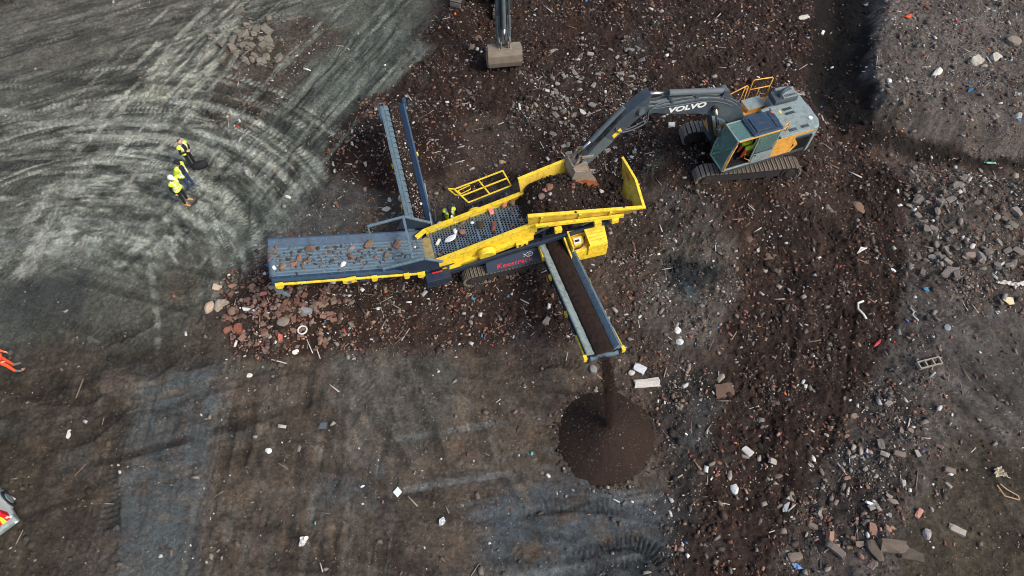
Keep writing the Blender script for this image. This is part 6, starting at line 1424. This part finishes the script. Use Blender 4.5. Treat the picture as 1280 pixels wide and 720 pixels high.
# ================================================================== SINGLE PIECES OF DEBRIS
GREY = c8(150, 144, 136); PALE = c8(196, 192, 184); CONC = c8(168, 164, 156); TAN = c8(150, 120, 100)
def deb(px, py, name, size, asp, c_, label, cat, brick=False, rz=None, lift=.3, tilt=.18):
    g = GP(px, py); s = size
    return rock(name, (g.x, g.y, g.z+s*asp[2]*lift), s, asp, c_, int(px*7+py), label, cat, None, brick, rz, tilt)
T_ = [
 (808, 480, 'concrete_slab', .50, (1.15, .42, .28), PALE, 'long pale concrete slab beside the soil cone', 'slab', 1, R(4)),
 (799, 462, 'stone_block', .26, (1.1, .7, .5), c8(190, 196, 200), 'pale blue white block above the long concrete slab', 'block', 1, R(-30)),
 (789, 467, 'stone_block', .17, (1, .8, .6), PALE, 'small grey white block left of the long concrete slab', 'block', 0, None),
 (741, 462, 'stone_block', .24, (1.2, .8, .6), c8(130, 132, 132), 'grey stone lump right under the fines conveyor end', 'stone', 0, None),
 (711, 372, 'stone_block', .2, (1.3, .8, .5), c8(110, 104, 98), 'grey slab leaning by the fines conveyor frame', 'slab', 1, None),
 (683, 402, 'concrete_slab', .22, (1.2, .5, .35), c8(150, 144, 134), 'pale oblong slab left of the fines conveyor', 'slab', 1, R(60)),
 (847, 414, 'stone_block', .22, (1, .8, .4), c8(216, 220, 220), 'white angular chunk on the grey spoil right of the fines conveyor', 'chunk', 0, None),
 (849, 428, 'stone_block', .24, (.9, .8, .5), c8(200, 206, 206), 'pale grey chunk just below the white angular chunk', 'chunk', 0, None),
 (905, 489, 'flat_stone', .42, (1.1, .75, .3), c8(96, 78, 68), 'flat brown slab in the dark earth right of the soil cone', 'slab', 1, R(10)),
 (900, 474, 'stone_block', .26, (1.2, .7, .6), c8(150, 140, 130), 'grey stone resting on the flat brown slab', 'stone', 0, None),
 (1072, 261, 'boulder', .42, (1.2, .8, .35), c8(122, 100, 84), 'flat tan boulder right of the excavator tracks', 'boulder', 0, None),
 (959, 320, 'flat_stone', .32, (1.3, .8, .25), c8(104, 88, 76), 'brown flat slab edged with twigs in the dark earth', 'slab', 0, None),
 (935, 300, 'stone_block', .24, (1, .9, .5), c8(100, 80, 72), 'brown stone below the near excavator track', 'stone', 0, None),
 (1219, 78, 'concrete_block', .32, (1.1, .9, .6), c8(178, 174, 162), 'square pale concrete block, left one of the pair at upper right', 'block', 1, R(35)),
 (1243, 73, 'concrete_block', .29, (1.1, .8, .6), c8(182, 178, 168), 'pale concrete block, right one of the pair at upper right', 'block', 1, R(30)),
 (1231, 83, 'stone_block', .16, (1.3, .7, .5), c8(150, 146, 138), 'small grey stone below the pair of concrete blocks', 'stone', 0, None),
 (1170, 93, 'concrete_block', .26, (1.5, .7, .5), c8(208, 206, 198), 'white oblong block left of the pair of concrete blocks', 'block', 1, R(50)),
 (1264, 54, 'boulder', .48, (1.2, .8, .6), c8(128, 118, 108), 'big grey brown boulder at the top right edge', 'boulder', 0, None),
 (1110, 103, 'stone_block', .18, (1, .9, .7), c8(220, 220, 214), 'white stone on the edge of the dark trench', 'stone', 0, None),
 (1040, 85, 'stone_block', .14, (1.1, .8, .6), c8(224, 224, 220), 'white stone lying in the dark trench', 'stone', 0, None),
 (1272, 146, 'stone_block', .26, (1.3, .7, .6), c8(170, 166, 158), 'pale stone at the right edge above the trench', 'stone', 0, None),
 (1003, 25, 'stone_block', .22, (1.5, .6, .4), c8(206, 202, 192), 'white oblong piece near the top of the dark soil', 'stone', 1, R(8)),
 (1028, 42, 'stone_block', .18, (1.2, .5, .5), c8(224, 222, 214), 'slim white piece tilted beside the trench', 'stone', 1, R(60)),
 (1092, 688, 'boulder', .42, (1.2, .8, .45), c8(98, 88, 78), 'broad flat dark boulder, left of the three at the lower right', 'boulder', 0, None),
 (1114, 684, 'boulder', .40, (.6, 1.3, .6), c8(118, 106, 94), 'upright brown slab, middle of the three boulders at the lower right', 'boulder', 1, R(80)),
 (1136, 693, 'boulder', .40, (1.2, .6, .4), c8(88, 80, 72), 'dark flat block, right of the three boulders at the lower right', 'boulder', 1, R(-12)),
 (992, 696, 'flat_stone', .3, (1.2, .9, .3), c8(116, 106, 96), 'pale brown flat stone near the bottom edge above a blue scrap', 'slab', 0, None),
 (983, 628, 'plank', .34, (1.3, .28, .2), c8(150, 156, 158), 'grey plank lying askew in the dark earth', 'plank', 1, R(62)),
 (917, 612, 'stone_block', .24, (.8, 1.1, .6), c8(206, 210, 206), 'white lump in the dark earth left of the grey plank', 'lump', 0, None),
 (934, 565, 'stone_block', .22, (1, .8, .6), c8(196, 194, 188), 'pale block right of the soil cone in dark earth', 'block', 1, None),
 (911, 596, 'stone_block', .22, (.6, 1.2, .6), c8(140, 136, 132), 'grey rounded stone above the white lump', 'stone', 0, None),
 (1016, 574, 'stone_block', .18, (1.1, .7, .5), c8(216, 218, 216), 'white chip in the middle of the dark band', 'stone', 0, None),
 (1094, 632, 'plank', .30, (1.3, .22, .22), c8(226, 228, 228), 'short straight white strip among the grey rubble', 'strip', 1, R(-25)),
 (1042, 687, 'stone_block', .3, (1.3, .5, .5), c8(120, 110, 102), 'grey brown oblong stone left of the three boulders', 'stone', 1, R(-45)),
 (1188, 592, 'stone_block', .14, (1, .9, .7), c8(226, 226, 224), 'round white pebble near the wooden frame', 'pebble', 0, None),
 (1195, 663, 'stone_block', .22, (1.4, .6, .4), c8(170, 160, 150), 'pale oblong stone in the lower right soil', 'stone', 1, R(-30)),
 (1158, 668, 'stone_block', .24, (1.1, .8, .6), c8(150, 148, 146), 'grey stone above the dark flat block at lower right', 'stone', 0, None),
 (1147, 642, 'brick', .17, (1.2, .55, .4), c8(190, 140, 124), 'pink brick above the three boulders', 'brick', 1, R(50)),
 (1183, 410, 'stone_block', .2, (1, .9, .6), c8(132, 138, 146), 'blue grey stone in the grey field at the right', 'stone', 0, None),
 (1268, 221, 'stone_block', .24, (1, .8, .7), c8(150, 142, 134), 'grey stone at the right edge of the rubble bank', 'stone', 0, None),
 (1212, 321, 'stone_block', .26, (1.3, .7, .5), c8(140, 126, 116), 'tan slab on the rubble bank', 'slab', 1, R(10)),
 (1165, 322, 'stone_block', .22, (1.1, .9, .6), c8(146, 142, 138), 'grey stone left of the tan slab on the rubble bank', 'stone', 0, None),
 (1116, 337, 'stone_block', .17, (1.3, .7, .5), c8(206, 214, 220), 'pale blue white stone at the edge of the dark band', 'stone', 0, None),
 (264, 385, 'boulder', .34, (1.1, .9, .7), c8(190, 168, 148), 'cream boulder, left one of the pair beside the brick pile', 'boulder', 0, None),
 (277, 382, 'boulder', .32, (1.1, .7, .6), c8(170, 158, 142), 'cream grey boulder, right one of the pair beside the brick pile', 'boulder', 1, R(40)),
 (272, 360, 'stone_block', .2, (1.1, .8, .6), c8(196, 172, 152), 'cream block above the pair of boulders', 'block', 1, R(-10)),
 (299, 412, 'brick', .24, (.7, 1.1, .5), c8(140, 84, 68), 'large flat red brick at the left of the brick pile', 'brick', 1, R(10)),
 (286, 413, 'brick', .2, (1.1, .7, .5), c8(140, 96, 78), 'brown brick left of the large flat red brick', 'brick', 1, R(30)),
 (355, 404, 'flat_stone', .3, (1.1, .9, .3), c8(130, 122, 112), 'grey star shaped slab in the middle of the brick pile', 'slab', 0, None),
 (292, 358, 'boulder', .26, (1.3, .7, .6), c8(156, 122, 100), 'long tan stone at the top of the brick pile', 'stone', 0, None),
 (293, 391, 'boulder', .28, (1, 1, .6), c8(128, 104, 88), 'brown boulder at the left of the brick pile', 'boulder', 0, None),
 (317, 390, 'stone_block', .2, (1.2, .8, .5), c8(214, 218, 222), 'white angular piece in the brick pile', 'chunk', 0, None),
 (310, 388, 'stone_block', .15, (1.5, .5, .5), c8(224, 224, 220), 'small white bar in the brick pile', 'chunk', 1, R(-5)),
 (383, 390, 'stone_block', .24, (1.3, .6, .5), c8(140, 146, 152), 'blue grey oblong stone right in the brick pile', 'stone', 1, R(-5)),
 (330, 368, 'brick', .17, (1.2, .6, .5), c8(190, 120, 104), 'pink red brick near the top of the brick pile', 'brick', 1, R(0)),
 (352, 425, 'brick', .16, (.6, 1.1, .5), c8(184, 112, 96), 'salmon brick low in the brick pile', 'brick', 1, R(0)),
 (370, 440, 'stone_block', .19, (1, .8, .6), c8(222, 222, 216), 'white lump below the brick pile', 'lump', 0, None),
 (312, 470, 'stone_block', .16, (1.1, .8, .6), c8(226, 224, 220), 'white stone below the brick pile at the track edge', 'stone', 0, None),
 (336, 564, 'stone_block', .15, (.9, 1.1, .6), c8(230, 228, 220), 'round white stone in the open brown ground', 'stone', 0, None),
 (728, 140, 'stone_block', .22, (1.3, .8, .5), c8(190, 190, 184), 'pale stone in the dark soil left of the excavator arm', 'stone', 0, None),
 (839, 158, 'stone_block', .17, (1, .9, .6), c8(216, 216, 210), 'white block beside the far excavator track', 'block', 1, None),
 (628, 204, 'stone_block', .2, (1.1, .9, .6), c8(176, 152, 124), 'tan rounded stone above the yellow handrail', 'stone', 0, None),
 (483, 262, 'stone_block', .22, (1.2, .8, .5), c8(206, 204, 196), 'white chunk left of the narrow far conveyor', 'chunk', 0, None),
 (487, 251, 'stone_block', .18, (1, .8, .5), c8(196, 192, 184), 'pale chunk above the white chunk by the narrow conveyor', 'chunk', 0, None),
 (360, 246, 'stone_block', .16, (1.3, .6, .4), c8(210, 212, 208), 'white stone on the verge of the diagonal track', 'stone', 0, None),
 (589, 61, 'stone_block', .26, (.8, 1.2, .6), c8(140, 118, 100), 'tan stone left of the resting grey bucket', 'stone', 0, None),
 (597, 49, 'stone_block', .22, (.8, 1.2, .6), c8(104, 84, 74), 'brown stone left of the resting grey bucket, farther up', 'stone', 0, None),
 (87, 541, 'plank', .2, (.35, 1.3, .3), c8(208, 206, 198), 'short white batten in the brown soil above the van', 'batten', 1, R(5)),
]
for px, py, nm, s, asp, c_, lab, cat, bk, rz in T_: deb(px, py, nm, s*.8, asp, c_, lab, cat, bool(bk), rz)
def thin(px, py, name, pts, c_, label, cat, th=.02, lift=.05, rough=.7, rumple=0):
    """crumpled or flat sheet with thickness; pts in metres round the foot point"""
    g = GP(px, py); m = bpy.data.materials.new(name+'_mat'); 
    bm = bmesh.new(); vs = [bm.verts.new((x, y, 0)) for x, y in pts]; bm.faces.new(vs)
    bmesh.ops.triangulate(bm, faces=bm.faces); bmesh.ops.subdivide_edges(bm, edges=bm.edges[:], cuts=3, use_grid_fill=True)
    r_ = random.Random(int(px*3+py))
    for v in bm.verts: v.co.z = lift+rumple*r_.uniform(-1, 1); v.co.x += rumple*.3*r_.uniform(-1, 1)
    me = bpy.data.meshes.new(name); bm.to_mesh(me); bm.free(); bpy.data.materials.remove(m)
    o = link(name, me, mat(name+'_surface', c_, rough, var=.15, dirt=.2), loc=g)
    md = o.modifiers.new('t', 'SOLIDIFY'); md.thickness = th
    tag(o, label, cat); return o
thin(1262, 357, 'plastic_sheet', [(-.6, .1), (-.2, .16), (.1, .05), (.5, .12), (.9, .05), (.9, -.08), (.3, -.05), (.05, -.22), (-.1, -.05), (-.5, 0)], c8(206, 200, 190), 'crumpled white sheet on the rubble bank at the right edge', 'sheet', rumple=.07, lift=.12)
thin(1258, 378, 'tile', [(-.22, .05), (.0, .16), (.2, .12), (.16, -.16), (-.05, -.18)], c8(222, 206, 168), 'cream triangular tile below the crumpled white sheet', 'tile', .04, .08)
thin(1074, 317, 'plastic_sheet', [(-.22, -.16), (.02, .2), (.3, .14), (.05, .0)], c8(226, 226, 220), 'white pointed scrap in the middle of the dark band', 'sheet', rumple=.04, lift=.08)
thin(1270, 120, 'plastic_sheet', [(-.2, -.1), (.1, -.15), (.2, .1), (-.1, .12)], c8(150, 150, 146), 'grey scrap near the right edge in the upper right', 'sheet', rumple=.05, lift=.08)
thin(1250, 594, 'plastic_sheet', [(-.25, -.1), (-.2, .18), (.05, .28), (.15, .05), (.22, -.15), (0, -.05)], c8(196, 184, 160), 'crumpled beige plastic above the wooden frame', 'plastic', rumple=.09, lift=.12)
thin(497, 616, 'tile', [(-.15, 0), (0, .19), (.16, .02), (.02, -.17)], c8(214, 226, 228), 'pale blue and yellow square tile alone on the brown ground', 'tile', .03, .06)
thin(380, 677, 'plastic_bag', [(-.14, -.14), (-.12, .14), (.12, .16), (.10, -.05), (.02, -.17)], c8(220, 218, 214), 'crumpled white bag near the bottom of the brown ground', 'bag', rumple=.07, lift=.12)
thin(553, 653, 'plastic_bag', [(-.08, -.14), (-.10, .06), (.05, .16), (.12, .02), (.02, -.1)], c8(206, 214, 222), 'small pale blue bag in the middle of the brown ground', 'bag', rumple=.06, lift=.1)
thin(1133, 23, 'orange_scrap', [(-.3, .06), (-.1, .0), (.1, .12), (.3, .1), (.15, -.1), (-.05, -.12)], c8(236, 96, 52), 'bright orange scrap on the upper right heap', 'scrap', rumple=.04, lift=.08)
thin(1211, 115, 'blue_scrap', [(-.14, -.1), (0, .12), (.16, .06), (.05, -.08)], c8(60, 130, 170), 'blue plastic scrap on the upper right heap', 'scrap', rumple=.05, lift=.08)
thin(995, 708, 'blue_scrap', [(-.16, .08), (.0, .1), (.18, -.08), (-.05, -.1)], c8(110, 150, 200), 'blue scrap at the bottom edge of the dark earth', 'scrap', rumple=.04, lift=.08)
thin(1156, 363, 'blue_scrap', [(-.1, .06), (.1, .08), (.08, -.08), (-.08, -.05)], c8(70, 150, 190), 'small blue scrap on the left of the rubble bank', 'scrap', rumple=.03, lift=.1)
thin(1095, 431, 'pink_scrap', [(-.2, -.16), (-.12, -.05), (.1, .14), (.2, .18), (.08, .0)], c8(206, 70, 84), 'thin pink red strip at the edge of the dark band', 'strip', rumple=.03, lift=.08)
thin(1236, 206, 'green_scrap', [(-.3, .05), (.2, .08), (.3, -.04), (-.1, -.06)], c8(110, 180, 160), 'pale green bottle shaped scrap in the trench at the right', 'scrap', rumple=.04, lift=.12)
thin(404, 533, 'grey_sheet', [(-.16, -.1), (-.1, .12), (.15, .14), (.12, -.1)], c8(84, 92, 100), 'dark grey flat sheet on the brown ground below the brick pile', 'sheet', .02, .05)
# curved white strip
g = GP(1077, 388)
tag(MB().tube([(.1, .35, .08), (-.15, .25, .1), (-.2, .0, .08), (-.05, -.25, .08), (.02, -.45, .06)], .045, 7).build('curved_strip', mat('white_plastic', c8(220, 218, 210), .5), None, g, smooth=True), 'curved white plastic strip in the dark band', 'strip')
g = GP(1142, 394)
tag(MB().tube([(-.1, .3, .1), (.0, .1, .1), (-.12, -.05, .12), (.05, -.25, .08), (-.02, -.4, .06)], .04, 7).build('crumpled_strip', mat('grey_plastic', c8(176, 176, 170), .6), None, g, smooth=True), 'bent pale strip on the left slope of the rubble bank', 'strip')
# white ring
g = GP(380, 416)
tag(MB().tube([(.17*math.cos(a), .17*math.sin(a), .14) for a in np.linspace(0, 6.283, 17)], .035, 6).build('white_ring', mat('ring_plastic', c8(210, 214, 216), .5), None, g, smooth=True), 'white plastic ring in the brick pile', 'ring')
# hollow concrete block with slots
g = GP(1160, 455); cb = empty('hollow_block', (g.x, g.y, g.z+.02), R(14)); tag(cb, 'hollow grey concrete block with square holes lying in the grey field', 'block')
mcb = mat('hollow_block_concrete', c8(150, 144, 132), .9, var=.2, bump=.3)
MB().box(-.46, .46, -.15, -.11, 0, .17).box(-.46, .46, .11, .15, 0, .17).build('block_side', mcb, cb)
for x in (-.44, -.15, .15, .44): MB().box(x-.025, x+.025, -.11, .11, 0, .165).build('block_web', mcb, cb)
# wooden frame
g = GP(1258, 617); wf = empty('wooden_frame', (g.x, g.y, g.z+.05), R(-12)); tag(wf, 'small open wooden frame lying on the soil at the lower right', 'frame')
for a, b_ in (((-.3, .22, 0), (-.12, -.12, .02)), ((-.12, -.12, .02), (.36, -.16, .02)), ((-.22, .26, .05), (-.02, .12, .03)), ((-.02, .12, .03), (.33, -.02, .02)), ((.36, -.16, .02), (.33, -.02, .02))): MB().bar(a, b_, .035, .03).build('frame_bar', M['wood'], wf)
# ---- the brick pile under the wide belt and other countable lumps
rp = random.Random(77); pile = 0
ctr_ = [(350, 390, 52, 42, 120)]
for i in range(210):
    a = rp.uniform(0, 6.283); q_ = math.sqrt(rp.random()); px, py = 345+66*q_*math.cos(a)*(1.5 if math.cos(a) > 0 else 1), 394+50*q_*math.sin(a)
    if py < 356 and px > 335: continue
    g = GP(px, py); s = rp.uniform(.06, .13)
    c_ = rp.choice([c8(120, 88, 77), c8(106, 80, 71), c8(130, 104, 92), c8(108, 92, 82), c8(122, 110, 100), c8(92, 74, 67), c8(124, 95, 84)])
    rock('brick_fragment', (g.x, g.y, g.z+s*.3), s, (1.05, .62, .45) if rp.random() < .6 else (1.1, .8, .6), c_, 2000+i, 'broken red brown brick in the rubble pile under the wide belt', 'brick', 'bricks in the pile under the wide belt', rp.random() < .6, tilt=.5)
for i in range(62):
    px, py = rp.gauss(318, 24), rp.gauss(55, 16)
    g = GP(px, py); s = rp.uniform(.10, .24); k_ = rp.uniform(.75, 1.15)
    rock('rubble_lump', (g.x, g.y, g.z+s*.25), s, (1.2, .85, .6), tuple(v*k_ for v in c8(122, 116, 106)), 2300+i, 'grey lump in the small rubble heap on the tracked upper left ground', 'stone', 'small grey rubble heap', rp.random() < .4, tilt=.5)
for i in range(90):
    px, py = rp.uniform(690, 850), rp.uniform(60, 200)
    if 740 < px and py > 110 and px < 930 and py < 175: continue
    g = GP(px, py); s = rp.uniform(.08, .16); k_ = rp.uniform(.7, 1.15)
    rock('rubble_lump', (g.x, g.y, g.z+s*.2), s*.9, (1.3, .75, .45), tuple(v*k_ for v in c8(138, 134, 129)), 2500+i, 'grey stone in the dark soil above and left of the excavator arm', 'stone', 'grey stones by the excavator arm', rp.random() < .6, tilt=.4)
for i in range(70):
    px, py = rp.uniform(1130, 1278), rp.uniform(212, 345)
    g = GP(px, py); s = rp.uniform(.08, .19); k_ = rp.uniform(.65, 1.15)
    rock('rubble_lump', (g.x, g.y, g.z+s*.25), s, (1.3, .8, .6), tuple(v*k_ for v in c8(130, 123, 116)), 2700+i, 'grey brown stone in the rubble bank at the right edge', 'stone', 'stones of the right rubble bank', rp.random() < .5, tilt=.4)
for i in range(70):
    px, py = rp.gauss(1080, 45), rp.gauss(610, 55)
    if px > 1270 or py > 715: continue
    g = GP(px, py); s = rp.uniform(.07, .15); c_ = rp.choice([c8(140, 130, 120), c8(126, 112, 102), c8(150, 116, 100), c8(160, 152, 144)])
    rock('rubble_lump', (g.x, g.y, g.z+s*.25), s, (1.25, .7, .55), c_, 2900+i, 'broken masonry lump in the pale rubble strip at lower right', 'stone', 'lower right rubble strip', rp.random() < .5, tilt=.4)
